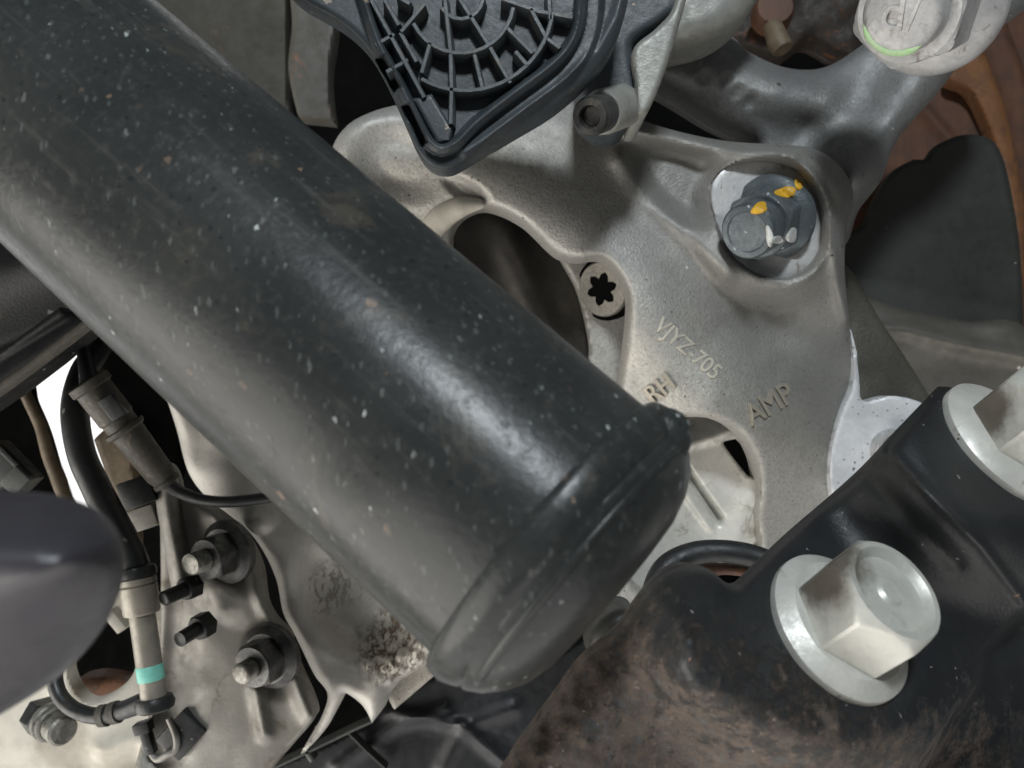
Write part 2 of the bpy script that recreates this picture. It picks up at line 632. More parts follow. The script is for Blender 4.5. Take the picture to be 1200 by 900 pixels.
# damper paint: black with dust film, stone chips and streaks
t = NT('chipped_black_paint')
f = t.ramp(t.noise(22, 6, 0.6), 0.3, 0.7)
col = t.mix(f, lin((41, 43, 43)), lin((51, 53, 52)))
dst = t.ramp(t.noise(1.6, 6, 0.7), 0.48, 0.78)
col = t.mix(t.math('MULTIPLY', dst, 0.20), col, lin((96, 96, 90)))
patch = t.ramp(t.noise(16, 6, 0.7, 0.5), 0.56, 0.70)
col = t.mix(t.math('MULTIPLY', patch, 0.30), col, lin((104, 96, 82)))
tall = t.stretch((1.0, 1.0, 0.42))
clus = t.ramp(t.noise(22, 5, 0.65), 0.42, 0.62)
clus2 = t.ramp(t.noise(17, 4, 0.6), 0.48, 0.64)
col = t.mix(t.math('MULTIPLY', t.specks(1.1, 0.5, 0.20, tall), 0.35), col, lin((100, 104, 102)))
col = t.mix(t.math('MULTIPLY', t.math('MULTIPLY', t.specks(1.6, 0.5, 0.17, tall), 0.55), clus), col, lin((112, 114, 110)))
col = t.mix(t.math('MULTIPLY', t.specks(2.0, 0.40, 0.115, tall), clus), col, lin((176, 180, 178)))
col = t.mix(t.math('MULTIPLY', t.specks(1.5, 0.3, 0.20), 0.6), col, lin((26, 29, 31)))
col = t.mix(t.math('MULTIPLY', t.math('MULTIPLY', t.specks(3.6, 0.45, 0.15, t.stretch((1, 1, 0.75), (0.3, 0.5, 0.2))), 0.75), clus2), col, lin((138, 116, 97)))
dx_ = Vector((-0.7405, 0.2469, 0.6250))
dt = t.n('ShaderNodeVectorMath', operation='DOT_PRODUCT')
t.t.links.new(t.co, dt.inputs[0])
dt.inputs[1].default_value = dx_
sc2 = t.n('ShaderNodeVectorMath', operation='SCALE')
sc2.inputs[0].default_value = dx_ * -0.93
t.t.links.new(dt.outputs['Value'], sc2.inputs['Scale'])
ad = t.n('ShaderNodeVectorMath', operation='ADD')
t.t.links.new(t.co, ad.inputs[0])
t.t.links.new(sc2.outputs[0], ad.inputs[1])
strk = t.noise(2.6, 6, 0.7, 0.0, ad.outputs[0])
col = t.mix(t.math('MULTIPLY', t.ramp(strk, 0.56, 0.74), 0.45), col, lin((82, 82, 77)))
rg = t.math('ADD', t.math('MULTIPLY', dst, 0.22), 0.30)
rg = t.math('ADD', rg, t.math('MULTIPLY', t.ramp(strk, 0.5, 0.72), 0.12))
nn = t.bump(t.noise(1.1, 5, 0.6), 0.05)
nn = t.bump(t.noise(7, 3, 0.5), 0.10, 1.0, nn)
t.b.inputs['Sheen Weight'].default_value = 0.02
t.b.inputs['Sheen Roughness'].default_value = 0.4
t.b.inputs['Sheen Tint'].default_value = (0.9, 0.86, 0.78, 1)
MC['damper'] = t.done(col, rg, 0.0, nn, 0.25)

# rusty brake disc: concentric bands come from distance to the wheel axis
t = NT('rusty_disc')
f = t.ramp(t.noise(10, 6, 0.65), 0.3, 0.7)
st = t.noise(7, 5, 0.6, 0.0, t.stretch((1.0, 1.0, 0.08), (0, -0.35, 0)))
col = t.mix(f, lin((94, 60, 40)), lin((66, 45, 35)))
col = t.mix(t.math('MULTIPLY', t.ramp(st, 0.40, 0.80), 0.35), col, lin((112, 78, 50)))
col = t.mix(t.ramp(t.noise(5, 6, 0.7, 0.0, t.stretch((1.0, 1.0, 0.12), (0, -0.35, 0))), 0.35, 0.95), col, lin((70, 50, 40)))
MC['rust_disc'] = t.done(col, 0.62, 0.2, t.bump(t.noise(1.2, 5, 0.7), 0.12))

# arm: black paint that flakes to brown rust towards the rounded end (kept in place by object coordinates)
t = NT('rusting_black_arm')
sx_ = t.n('ShaderNodeSeparateXYZ')
t.t.links.new(t.co, sx_.inputs[0])
gx = t.math('MULTIPLY', sx_.outputs[0], -9.0)
gz = t.math('MULTIPLY', sx_.outputs[2], -22.0)
g = t.math('SUBTRACT', t.math('ADD', gx, gz), 0.45)
nz = t.noise(6, 10, 0.8, 0.0)
rust = t.ramp(t.math('ADD', g, t.math('MULTIPLY', nz, 2.2)), 1.22, 1.52)
base = t.mix(t.ramp(t.noise(10, 5), 0.3, 0.7), lin((27, 29, 31)), lin((36, 38, 39)))
base = t.mix(t.specks(3.2, 0.2, 0.08), base, lin((132, 130, 124)))
base = t.mix(t.specks(4.5, 0.14, 0.07), base, lin((128, 98, 80)))
rc = t.mix(t.ramp(t.noise(2.2, 8, 0.8), 0.38, 0.62), lin((96, 82, 71)), lin((69, 62, 57)))
rc = t.mix(t.ramp(t.noise(3.2, 9, 0.8), 0.54, 0.60), rc, lin((80, 80, 80)))
rc = t.mix(t.ramp(t.noise(1.9, 8, 0.8), 0.57, 0.64), rc, lin((122, 104, 91)))
rc = t.mix(t.ramp(t.noise(2.6, 9, 0.8), 0.56, 0.61), rc, lin((40, 37, 35)))
rc = t.mix(t.specks(2.0, 0.3, 0.10), rc, lin((150, 134, 122)))
col = t.mix(rust, base, rc)
nn = t.bump(t.noise(0.9, 6, 0.7), 0.16)
nn = t.bump(t.math('MULTIPLY', rust, t.noise(2.2, 8, 0.8)), 0.5, 1.0, nn)
MC['arm'] = t.done(col, t.math('ADD', t.math('MULTIPLY', rust, 0.24), 0.44), 0.0, nn)

# pale casting with a corroded corner (blistered, brown in the pits)
t = NT('corroded_casting')
f = t.ramp(t.noise(14, 5, 0.6), 0.3, 0.7)
col = t.mix(f, lin((202, 199, 192)), lin((184, 181, 174)))
col = t.mix(t.math('MULTIPLY', t.ramp(t.noise(1.0, 5, 0.7), 0.5, 0.8), 0.4), col, lin((120, 112, 100)))
cpos = at(462, 752, 246)
dv = t.n('ShaderNodeVectorMath', operation='DISTANCE')
t.t.links.new(t.co, dv.inputs[0])
dv.inputs[1].default_value = cpos
zone = t.ramp(dv.outputs['Value'], 0.0135, 0.0075)
cpos2 = at(392, 690, 250)
dv2 = t.n('ShaderNodeVectorMath', operation='DISTANCE')
t.t.links.new(t.co, dv2.inputs[0])
dv2.inputs[1].default_value = cpos2
zone2 = t.math('MULTIPLY', t.ramp(dv2.outputs['Value'], 0.012, 0.001), 0.45)
zz = t.math('MAXIMUM', zone, zone2)
worm = t.noise(2.0, 6, 0.7, 0.5, t.stretch((1.5, 1.0, 0.8), (0, 0.5, 0)))
pit = t.math('MULTIPLY', t.ramp(worm, 0.50, 0.60), zz)
col = t.mix(t.math('MULTIPLY', zone, 0.5), col, lin((206, 198, 184)))
col = t.mix(pit, col, lin((124, 108, 90)))
nn = t.bump(t.noise(0.7, 5, 0.65), 0.10)
inv = t.math('SUBTRACT', 1.0, pit)
nn = t.bump(inv, 0.6, 1.0, nn)
MC['corroded'] = t.done(col, 0.55, 0.25, nn)

# daylight outside, seen through the gap
sk = bpy.data.materials.new('bright_daylight')
sk.use_nodes = True
sn = sk.node_tree
sn.nodes.remove(sn.nodes['Principled BSDF'])
em = sn.nodes.new('ShaderNodeEmission')
em.inputs[0].default_value = (1.0, 0.99, 0.98, 1)
em.inputs[1].default_value = 1.1
sn.links.new(em.outputs[0], sn.nodes['Material Output'].inputs[0])
MC['sky'] = sk

# ================================================================== THE SETTING
# daylight behind the car
me = mesh_from([at(-900, 1200, 620), at(900, 1200, 620), at(900, -300, 620), at(-900, -300, 620)], [[0, 1, 2, 3]])
o = link('sky', me, MC['sky'], None, smooth=False)
o['kind'] = 'structure'

# added near-black sheet so the background gaps read dark, with the gap to daylight
gap = [(10, 425, 'c'), (70, 365, 'c'), (100, 410), (128, 520), (140, 560), (125, 660, 'c'), (98, 640), (62, 545), (35, 485)]
o = relief('dark_backdrop', [(-260, -160), (1460, -160), (1460, 1060), (-260, 1060)], 420, MC['dark'], None, holes=[spline(gap)], er=0.5, hr=1.0, back=8, step=12)
o['kind'] = 'structure'

# ================================================================== KNUCKLE
DK = 226.0
kn = thing('steering_knuckle', 'large cast aluminium knuckle with RH and part number lettering behind the black damper', 'knuckle', at(800, 650, DK))
outer = spline([(392, 205), (390, 172), (408, 146), (436, 131), (470, 122), (540, 110), (640, 105), (742, 138), (795, 154), (850, 165), (905, 169), (948, 173), (978, 188), (996, 212), (1000, 238), (992, 270), (990, 320), (996, 375), (1004, 412), (1003, 440), (986, 480), (975, 520), (976, 560), (990, 600), (985, 680), (900, 740), (720, 740), (560, 640), (430, 480), (385, 320)])
hub_hole = spline([(528, 292), (531, 264), (546, 247), (572, 241), (612, 259), (652, 296), (683, 303, 'c'), (712, 304), (736, 338), (737, 380), (728, 445), (715, 500), (650, 540), (560, 480), (526, 380)])
arch = spline([(735, 540), (768, 500), (802, 489), (840, 492), (868, 508), (886, 538), (891, 572), (887, 606), (891, 642), (885, 700), (760, 700), (725, 620)])
seat_poly = spline([(834, 232), (842, 205), (868, 190), (905, 188), (940, 205), (961, 240), (963, 285), (945, 315), (915, 327), (880, 318), (850, 290)])


def kbump(X, Y):
    h = 7.0 * ridge(X, Y, [(430, 165), (560, 205), (670, 270), (745, 350), (790, 430), (840, 475), (890, 500)], 62)
    h += 5.5 * blob(X, Y, 912, 256, 92, 92, 0.22)
    h -= 5.0 * blob(X, Y, 800, 212, 62, 36, 0.45, 0.5)
    h += 1.3 * np.exp(-((sdf(X, Y, seat_poly) + 9) / 4.0) ** 2) * sstep(X, 880, 940)
    h += 2.4 * ridge(X, Y, [(735, 150), (800, 168), (870, 178), (930, 180)], 9)
    h += 2.6 * ridge(X, Y, [(728, 188), (770, 238), (820, 288), (850, 318)], 13)
    h += 2.4 * ridge(X, Y, [(972, 262), (978, 300), (983, 335), (993, 372)], 8)
    h -= 4.5 * sstep(-sdf(X, Y, seat_poly) * -1, -2, 3)
    h -= 15.0 * sstep(X + 0.35 * Y, 985, 1210) * sstep(Y, 300, 430)
    h -= 5.0 * np.exp(-(((X - 905) / 60) ** 2 + ((Y - 385) / 36) ** 2))
    h -= 4.0 * blob(X, Y, 470, 190, 50, 34, 0.5, 0.4)
    h -= 2.2 * blob(X, Y, 546, 222, 26, 10, 0.5, 0.5)
    h += 0.35 * vnoise(X, Y, 60, 1) + 0.05 * vnoise(X, Y, 15, 2)
    return h


def ksurf(px, py):
    r = DK - kbump(np.atleast_2d(np.array(px, float)), np.atleast_2d(np.array(py, float)))[0]
    return float(r[0]) if np.isscalar(px) else r


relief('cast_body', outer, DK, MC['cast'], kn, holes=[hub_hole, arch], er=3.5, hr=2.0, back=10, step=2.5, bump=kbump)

sweep('bore_rim', [at(*p) for p in ((498, 292, 224), (504, 272, 223), (518, 255, 222), (540, 243, 221), (566, 239, 221))], [2.6, 3.2, 3.2, 2.6, 1.0], MC['steel_cream'], kn, seg=16)
# machined bolt seat in the boss
relief('bolt_seat', seat_poly, DK - 2.0, MC['zinc_dull'], kn, er=0.2, back=3, step=3)

# upper arm of the knuckle, running up to the caliper bolt
up = spline([(690, 25), (780, 52), (845, 38), (880, 62), (920, 79), (962, 80), (1000, 60), (1050, 20), (1110, -30), (1230, -30), (1205, 8), (1146, 48), (1102, 105), (1052, 163), (1032, 212), (1006, 247), (985, 290), (925, 260), (880, 200), (884, 165), (832, 136), (772, 100), (690, 62)])


def ubump(X, Y):
    h = 7.0 * ridge(X, Y, [(760, 75), (860, 95), (960, 130), (1000, 200)], 34)
    h += 8.0 * ridge(X, Y, [(1180, 0), (1085, 80), (1030, 160), (990, 240)], 36)
    h -= 5 * np.exp(-(((X - 955) / 42) ** 2 + ((Y - 150) / 30) ** 2))
    for (cx, cy) in ((812, 78), (826, 90), (852, 92), (864, 108), (880, 118)):
        h -= 0.9 * blob(X, Y, cx, cy, 6, 9, 0.6, 0.6)
    h += 0.4 * vnoise(X, Y, 40, 5) + 0.12 * vnoise(X, Y, 12, 6)
    return h


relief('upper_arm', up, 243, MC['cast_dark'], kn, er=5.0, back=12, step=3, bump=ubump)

# side web running back from the plate on the right
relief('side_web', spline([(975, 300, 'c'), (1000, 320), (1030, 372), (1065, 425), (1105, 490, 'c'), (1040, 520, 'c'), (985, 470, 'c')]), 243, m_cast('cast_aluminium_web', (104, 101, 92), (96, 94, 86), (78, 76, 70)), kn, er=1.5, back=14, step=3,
       bump=lambda X, Y: 0.3 * vnoise(X, Y, 20, 9) - 6 * sstep(X, 1000, 1100))

# bright machined pad with its narrow strip
pad = spline([(993, 372, 'c'), (1003, 410), (1007, 448), (1012, 470), (1048, 464), (1090, 478), (1125, 520), (1100, 600), (1000, 620), (978, 590), (973, 540), (984, 490), (999, 452), (1000, 415)])
relief('machined_pad', pad, 236, MC['machined'], kn, er=0.4, back=6, step=2.5)

# lettering raised on the casting
MC['letter'] = m_simple('rubbed_lettering', (206, 198, 182), (190, 184, 170), 3, 0.5, 0.2)
lettering('lettering', 'VJYZ-705', 806, 409, ksurf(806, 409) - 0.1, 19, math.radians(-41), MC['letter'], kn, ext=0.25, sx=0.92, offset=0.0, surf=ksurf)
MC['letter2'] = m_simple('cast_lettering', (172, 164, 148), (160, 152, 138), 3, 0.5, 0.3)
lettering('lettering', 'RH', 773, 456, ksurf(773, 456) - 0.1, 23, math.radians(38), MC['letter2'], kn, ext=0.7, sx=0.85, offset=0.02, surf=ksurf)
lettering('lettering', 'AMP', 901, 474, ksurf(901, 474) - 0.2, 26, math.radians(31), MC['letter2'], kn, ext=0.8, sx=0.85, offset=0.0, surf=ksurf)

# lower lobe of the casting, below the damper, with its corroded corner
low = spline([(186, 440, 'c'), (350, 430), (560, 740, 'c'), (518, 768, 'c'), (470, 796, 'c'), (458, 812), (452, 826), (436, 847, 'c'), (424, 826), (404, 812), (398, 822), (388, 845), (372, 866), (352, 884), (372, 850), (384, 815), (368, 790), (346, 745), (332, 718), (324, 680), (308, 645), (285, 616), (252, 592), (222, 556), (206, 500)])


def lbump(X, Y):
    h = 5 * ridge(X, Y, [(255, 560), (330, 650), (372, 760), (400, 815)], 34)
    h -= 6.5 * blob(X, Y, 415, 708, 62, 44, 0.55, 0.5)
    h += 3.5 * ridge(X, Y, [(505, 742), (468, 772), (445, 800), (436, 835)], 16)
    h += 2.5 * blob(X, Y, 300, 614, 18, 10, 0.6, -0.2)
    z = blob(X, Y, 458, 756, 46, 40, 0.5)
    h += z * (0.7 * vnoise(X * 1.4, Y, 9, 11) + 0.5 * vnoise(X, Y, 5, 12))
    h += 0.4 * vnoise(X, Y, 26, 13)
    h -= 8 * sstep(-X, -300, -230)
    return h


relief('lower_lobe', low, 248, MC['corroded'], kn, er=3.0, back=16, step=2.5, bump=lbump)
relief('corner_block', spline([(448, 806, 'c'), (500, 762, 'c'), (530, 742, 'c'), (540, 760, 'c'), (516, 786, 'c'), (462, 832, 'c')]), 254, MC['cast_pale'], kn, er=1.2, back=12, step=2.5)

# sleeve pressed into the machined pad
sl = lathe('bushing_sleeve', [(5.6, 0), (5.6, 4.0), (5.2, 4.4), (4.4, 4.4), (4.2, 3.2), (0, 3.2)], at(1044, 527, 236), (0.0, -1, 0.0), MC['zinc_dull'], None)
tag(sl, 'small round steel sleeve end on the white machined pad, half hidden by the black arm', 'sleeve')

# ------------------------------------------------------------------ hub seen through the bore
hb = thing('wheel_bearing_hub', 'dark oily round hub seen through the big opening in the knuckle', 'hub', at(640, 520, 262))
relief('bearing_barrel', spline([(470, 330), (500, 235), (570, 205), (640, 235), (690, 300), (712, 380), (706, 520), (640, 600), (520, 560)]), 247, MC['hub_dark'], hb, er=12, back=20, step=4,
       bump=lambda X, Y: 9 * ridge(X, Y, [(560, 230), (640, 420), (660, 520)], 60) + 0.8 * np.sin((X - 0.45 * Y) / 9.0) * ridge(X, Y, [(620, 300), (680, 520)], 50))
lathe('stud_end', [(3.4, 0), (3.4, 3), (2.8, 3.6), (0, 3.6)], at(541, 288, 246), (0.25, -1, 0), MC['nut_dark'], hb)
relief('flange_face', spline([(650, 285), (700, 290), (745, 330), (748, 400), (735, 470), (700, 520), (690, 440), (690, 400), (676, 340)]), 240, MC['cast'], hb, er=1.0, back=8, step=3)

# star-drive screw beside the bore
TS = at(710, 338, 236.5)
ts = thing('star_drive_screw', 'flat round screw with six-point star recess beside the big knuckle opening', 'screw', TS)
MC['screw_face'] = m_simple('beige_screw_steel', (124, 120, 111), (106, 103, 96), 4, 0.5, 0.3, 0.06, 0.5)
tax = Vector((-0.75, -1, -0.25))
lathe('screw_head', [(7.4, -1), (7.4, 1.6), (7.0, 2.1), (0, 2.1)], TS, tax, MC['screw_face'], ts, angle=30)
lathe('screw_shadow_ring', [(8.6, -2), (8.6, 0.5), (7.3, 0.5)], TS, tax, MC['dark'], ts)  # near-black ring painting the crescent shadow round the screw head
x_, y_, z_ = frame_of(tax)
vs = []
for i in range(24):
    a = 2 * PI * i / 24
    r = 4.6 if i % 4 == 0 else (3.9 if i % 2 else 2.7)
    vs.append((r * math.cos(a + 0.2), r * math.sin(a + 0.2)))
V3 = [TS + (x_ * p[0] + y_ * p[1] + z_ * 2.0) * 0.001 for p in vs] + [TS + (x_ * p[0] + y_ * p[1] + z_ * 2.35) * 0.001 for p in vs]
V3 += [TS + (x_ * p[0] * 0.72 + y_ * p[1] * 0.72 + z_ * 2.2) * 0.001 for p in vs]
Fs = [[i, (i + 1) % 24, 24 + (i + 1) % 24, 24 + i] for i in range(24)] + [[24 + i, 24 + (i + 1) % 24, 48 + (i + 1) % 24, 48 + i] for i in range(24)] + [[48 + i for i in range(24)]]
link('star_recess', mesh_from(V3, Fs), MC['dark'], ts, smooth=False)  # near-black star laid on the head; recess shade is in its colour

# ------------------------------------------------------------------ bolt with paint marks in the knuckle boss
KB = at(904, 256, 224)
kax = at(866, 277, 207) - KB
kb = thing('knuckle_bolt', 'dark round-ended bolt with yellow and white paint dabs in a bright machined seat', 'bolt', KB)
lathe('flange', [(10.6, -2), (10.9, 0), (10.6, 1.2), (9.0, 2.6), (8.4, 2.8)], KB, kax, MC['bolt_blue'], kb, wob=0.012)
hexhead('hex_nut', 15.8, 8.0, KB + kax.normalized() * 0.002, kax, MC['bolt_blue'], kb, rot=0.3)
lathe('stud_end', [(6.6, 0), (6.7, 16.2), (6.2, 17.0), (5.0, 17.25), (4.6, 16.9), (0, 16.9)], KB, kax, MC['bolt_blue'], kb, wob=0.008)


def dab(px, py, rx, ry, ang, m, parent, h=0.3):
    bpy.context.view_layer.update()
    dg = bpy.context.evaluated_depsgraph_get()

    def fall(X, Y):
        D = np.full(X.shape, 224.0)
        for q in np.ndindex(X.shape):
            dr = at(X[q], Y[q], 100).normalized()
            ok, loc, *_ = SC.ray_cast(dg, Vector((0, 0, 0)), dr)
            if ok:
                D[q] = loc.y * 1000
        return D - 0.45
    sh = []
    for i in range(18):
        a = 2 * PI * i / 18
        q = 1 + 0.16 * math.sin(2 * a + px) + 0.12 * math.sin(3 * a + py)
        u, v = rx * q * math.cos(a), ry * q * math.sin(a)
        sh.append((px + u * math.cos(ang) - v * math.sin(ang), py + u * math.sin(ang) + v * math.cos(ang)))
    return relief('paint_dab', sh, 213, m, parent, er=h, back=0.8, step=1.5, depth=fall)


dab(890, 244, 11, 6, -0.3, MC['yellow'], kb)
dab(921, 225, 13, 6, 0.1, MC['yellow'], kb)
dab(936, 216, 5.5, 6, 0.2, MC['yellow'], kb)
dab(902, 277, 4.5, 12, -0.25, MC['white_paint'], kb)
dab(910, 281, 9, 4, -0.2, MC['white_paint'], kb)
dab(928, 276, 7, 8, 0.2, MC['white_paint'], kb)

# ================================================================== DAMPER
AX0 = at(655, 638, 127.0)
AX1 = at(88, 134, 154.5)
dax = (AX1 - AX0).normalized()
dm = thing('damper', 'thick black painted damper tube with rounded end crossing the picture diagonally', 'damper', AX0)
R_ = 23.0
RS = R_ / 24.6
L_ = (AX1 - AX0).length * 1000 + 70
lathe('tube', [(R_, 0), (R_, 2)] + [(R_ + 0.011 * h, h) for h in np.linspace(10, L_, 14)], AX0, dax, MC['damper'], dm, seg=128)
cap = [(0, -10.8), (8, -10.6), (14, -10.2), (18.2, -9.2), (21.4, -7.6), (23.6, -5.6), (24.9, -3.7), (25.1, -3.2), (25.1, -2.7), (25.8, -2.2), (26.4, -1.2), (26.65, 0.0), (26.65, 1.4), (26.4, 2.2), (25.9, 2.6), (24.5, 2.75), (23.0, 2.8)]
ec = lathe('end_cap', [(r * RS, h) for r, h in cap], AX0, dax, MC['damper'], dm, seg=128, angle=48, wob=0.006)
x_, y_, z_ = frame_of(dax)


def on_tube(deg, r, h):
    # angle measured around the tube from the viewer's side towards the upper right edge
    f = Vector((0, -1, 0))
    f = (f - dax * f.dot(dax)).normalized()
    u = dax.cross(f)
    if u.z < 0:
        u = -u
    a = math.radians(deg)
    return AX0 + (f * math.cos(a) + u * math.sin(a)) * r * 0.001 + dax * h * 0.001


# seam lines around the cap and the nub at its edge
for hh, rr in ((-4.4, 24.0),):
    pts = [on_tube(d_, rr * RS, hh) for d_ in range(-60, 96, 8)]
    sweep('crimp_ridge', pts, [0.35] + [0.75] * (len(pts) - 2) + [0.35], MC['damper'], ec, seg=10, sub=3)
nubp = on_tube(74, 21.9, -1.8)
lathe('nub', [(6.0, -3), (4.6, -0.2), (3.7, 1.6), (2.9, 2.8), (1.8, 3.6), (0.8, 4.0), (0, 4.1)], nubp, (on_tube(74, 30, -3.5) - nubp), MC['damper'], ec, seg=32, angle=60)

# ================================================================== BRAKE ACTUATOR (top)
DA = 176.0
ba = thing('brake_actuator', 'black ribbed plastic actuator housing at the top, pointing down over the knuckle', 'actuator', at(525, 195, DA))
fl = spline([(318, -40, 'c'), (345, -5), (398, 27), (428, 55), (450, 92), (472, 140), (488, 176), (503, 194), (524, 199), (548, 188), (600, 157), (648, 128), (690, 92), (718, 56), (734, 10), (740, -40, 'c')])
inn = spline([(420, -40, 'c'), (444, 40), (470, 92), (488, 128), (510, 166), (530, 165), (556, 140), (598, 107), (642, 74), (664, 50), (674, 20), (676, -40, 'c')])


def abump(X, Y):
    s = sdf(X, Y, inn)
    h = -3.2 * sstep(s, 0, 3.0)
    h += 1.1 * np.exp(-((s + 4) / 4.0) ** 2)
    h -= 1.8 * sstep(-s, 10, 14)
    h -= 2.0 * sstep(-s, 26, 34) * sstep(X, 520, 560)
    h += 1.0 * ridge(X, Y, [(735, -30), (722, 20), (700, 60), (655, 104), (600, 142), (545, 178)], 7)
    sl = sdf(X, Y, np.array([(440, 68), (452, 62), (471, 104), (461, 112)])) * 0 + np.maximum(sdf(X, Y, np.array([(441, 70), (450, 64), (470, 101), (462, 108)], float)), sdf(X, Y, np.array([(472, 124), (480, 121), (501, 166), (494, 172)], float)))
    h -= 4.0 * sstep(sl, -2, 3)
    return h


hs = relief('housing', fl, DA, MC['plastic'], ba, er=1.6, back=6, step=1.4, bump=abump)
def arc(cx, cy, r, a0, a1, n=14):
    return [(cx + r * math.cos(math.radians(a)), cy + r * math.sin(math.radians(a))) for a in np.linspace(a0, a1, n)]


ribs = [
    [(435, 0), (497, 114)], [(451, 0), (467, 29)], [(469, 38), (488, 72)], [(497, 5), (470, 37)],
    [(521, -4), (528, 60), (529, 104), (528, 145)], [(537, -4), (573, 53), (598, 97)],
    arc(540, 0, 62, 154, 8), arc(545, 3, 103, 120, 6, 18),
    [(555, 60), (566, 106)], [(504, 50), (494, 85)], [(594, 32), (624, 62)],
    [(588, -2), (631, 13), (671, 20)], [(604, 60), (618, 76)], [(643, -8), (645, 22)], [(622, 10), (640, 44), (656, 56)],
    [(440, 52), (462, 40)], [(453, 84), (478, 70)], arc(540, -4, 26, 150, 5, 8), [(480, 4), (466, -4)],
]
MC['rib'] = m_simple('dusty_rib_plastic', (88, 94, 96), (70, 76, 79), 6, 0.46, 0.0, 0.05, 0.5, grime=(104, 98, 88), gshare=0.3)
for i, r_ in enumerate(ribs):
    bar('rib', r_, 1.0, 1.7, 4.0, DA - 0.6 + 0.15 * (i % 3), MC['rib'], ba)
relief('web', [(484, 116), (506, 110), (530, 150), (528, 166), (512, 168)], DA + 0.2, MC['plastic'], ba, er=0.5, back=5, step=2)

# caliper body behind the actuator
bc = thing('brake_caliper', 'grey cast caliper body behind the black actuator at the top', 'caliper', at(760, 140, 205))
relief('mounting_lug', spline([(742, 58), (768, 34), (788, 10), (796, -30, 'c'), (812, -30, 'c'), (804, 0), (784, 70), (764, 122), (754, 134, 'c'), (746, 134, 'c'), (744, 98)]), 196, MC['caliper'], bc, er=1.2, back=22, step=2.5)
relief('caliper_shell', spline([(770, -40, 'c'), (910, -40, 'c'), (888, 0), (868, 26), (838, 46), (806, 56), (786, 58), (770, 40)]), 214, MC['caliper'], bc, er=7, back=12, step=3,
       bump=lambda X, Y: 0.5 * vnoise(X, Y, 22, 3))
relief('motor_flange', spline([(700, -40, 'c'), (802, -40, 'c'), (800, 2), (776, 26), (744, 48), (742, 70), (748, 110), (735, 140), (700, 140), (680, 100)]), 199, MC['plastic'], bc, er=2, back=20, step=3)

SB = at(718, 128, 196)
sax = at(681, 140, 181) - SB
ss = thing('socket_screw', 'short round screw with hexagonal socket beneath the black actuator', 'screw', SB)
lathe('screw_head', [(4.1, -4), (4.1, 13.0), (3.7, 13.8), (2.4, 13.8), (2.2, 12.0), (0, 12.0)], SB, sax, MC['nut_dark'], ss)
lathe('collar', [(4.8, -6), (4.8, 6.5), (4.4, 7.2), (3.9, 7.2)], SB, sax, MC['caliper'], ss, wob=0.02)
hexhead('hex_socket', 3.6, 0.5, SB + sax.normalized() * 0.0118, sax, MC['nut_dark'], ss, top_r=1.9)

# ================================================================== CALIPER BOLT, top right
CB = at(1092, 2, 196)
cax = at(1042, 22, 174) - CB
cb = thing('caliper_bolt', 'big pale bolt with round marked cap and green paint rim, top right', 'bolt', CB)
lathe('flange', [(15.5, -2), (15.8, 0), (15.2, 1.6), (13.2, 3.2), (10.8, 4.0)], CB, cax, MC['zinc_dull'], cb, seg=72)
hexhead('hex_head', 21.0, 15.0, CB + cax.normalized() * 0.0035, cax, MC['zinc_dull'], cb, rot=0.1, top_r=10.2, cham=0.6)
lathe('cap', [(8.2, 15), (8.0, 22.2), (7.4, 23.4), (6.6, 23.8), (0, 23.9)], CB, cax, MC['zinc_dull'], cb, seg=64, angle=50)
gx_, gy_, gz_ = frame_of(cax)
dl = Vector((-0.5, 0, -1.0))
a0 = math.atan2(dl.dot(gy_), dl.dot(gx_))
gp = [CB + (gx_ * math.cos(a0 + q) + gy_ * math.sin(a0 + q)) * 0.0074 + gz_ * 0.0230 for q in np.linspace(-1.15, 0.9, 12)]
sweep('paint_smear', gp, [0.15, 0.6] + [0.85] * 8 + [0.6, 0.15], MC['green_paint'], cb, seg=12, sub=3)
cz = cax.normalized()
tip = CB + cz * 0.0239


def lettering_on(text, org, axis, up, size_mm, m, parent, ext=0.3):
    cu = bpy.data.curves.new('t', 'FONT')
    cu.body = text
    cu.align_x = cu.align_y = 'CENTER'
    cu.size = size_mm * 0.001
    cu.extrude = ext * 0.001
    cu.bevel_depth = 0.0001
    t_ = bpy.data.objects.new('t', cu)
    COL.objects.link(t_)
    me_ = bpy.data.meshes.new_from_object(t_.evaluated_get(bpy.context.evaluated_depsgraph_get()))
    bpy.data.objects.remove(t_)
    z = Vector(axis).normalized()
    y = Vector(up)
    y = (y - z * y.dot(z)).normalized()
    x = y.cross(z)
    Mx = Matrix((x, y, z)).transposed().to_4x4()
    Mx.translation = org
    me_.transform(Mx)
    me_.materials.clear()
    return link('lettering', me_, m, parent, smooth=False)


lettering_on('d/', tip, cax, (0.3, 0, 1), 10, MC['zinc_dull'], cb)

# ================================================================== DISC AND SHIELDS, right
bd = thing('brake_disc', 'rusty brown brake disc rim at the right edge', 'disc', at(1150, 400, 320))
# ring of the disc: centre far right of the picture, plane facing the viewer
dc = at(690, 470, 330)
prof = []
relief('friction_ring', spline([(985, 330), (960, 240), (1000, 150), (1060, 60), (1110, -30), (1150, -40), (1185, 40), (1215, 130), (1240, 260), (1245, 460), (1180, 520), (1050, 480)]), 322, MC['rust_disc'], bd, er=2.5, back=8, step=4,
       bump=lambda X, Y: 0.9 * ridge(X, Y, [(1120, 0), (1168, 120), (1192, 260), (1198, 420)], 9) - 1.5 * ridge(X, Y, [(1050, 90), (1120, 170), (1160, 300)], 8))
relief('outer_rim', spline([(1135, -40, 'c'), (1170, 40), (1200, 140), (1225, 280), (1230, 470), (1300, 470, 'c'), (1300, -40, 'c')]), 335, MC['rust_disc'], bd, er=3, back=10, step=4)

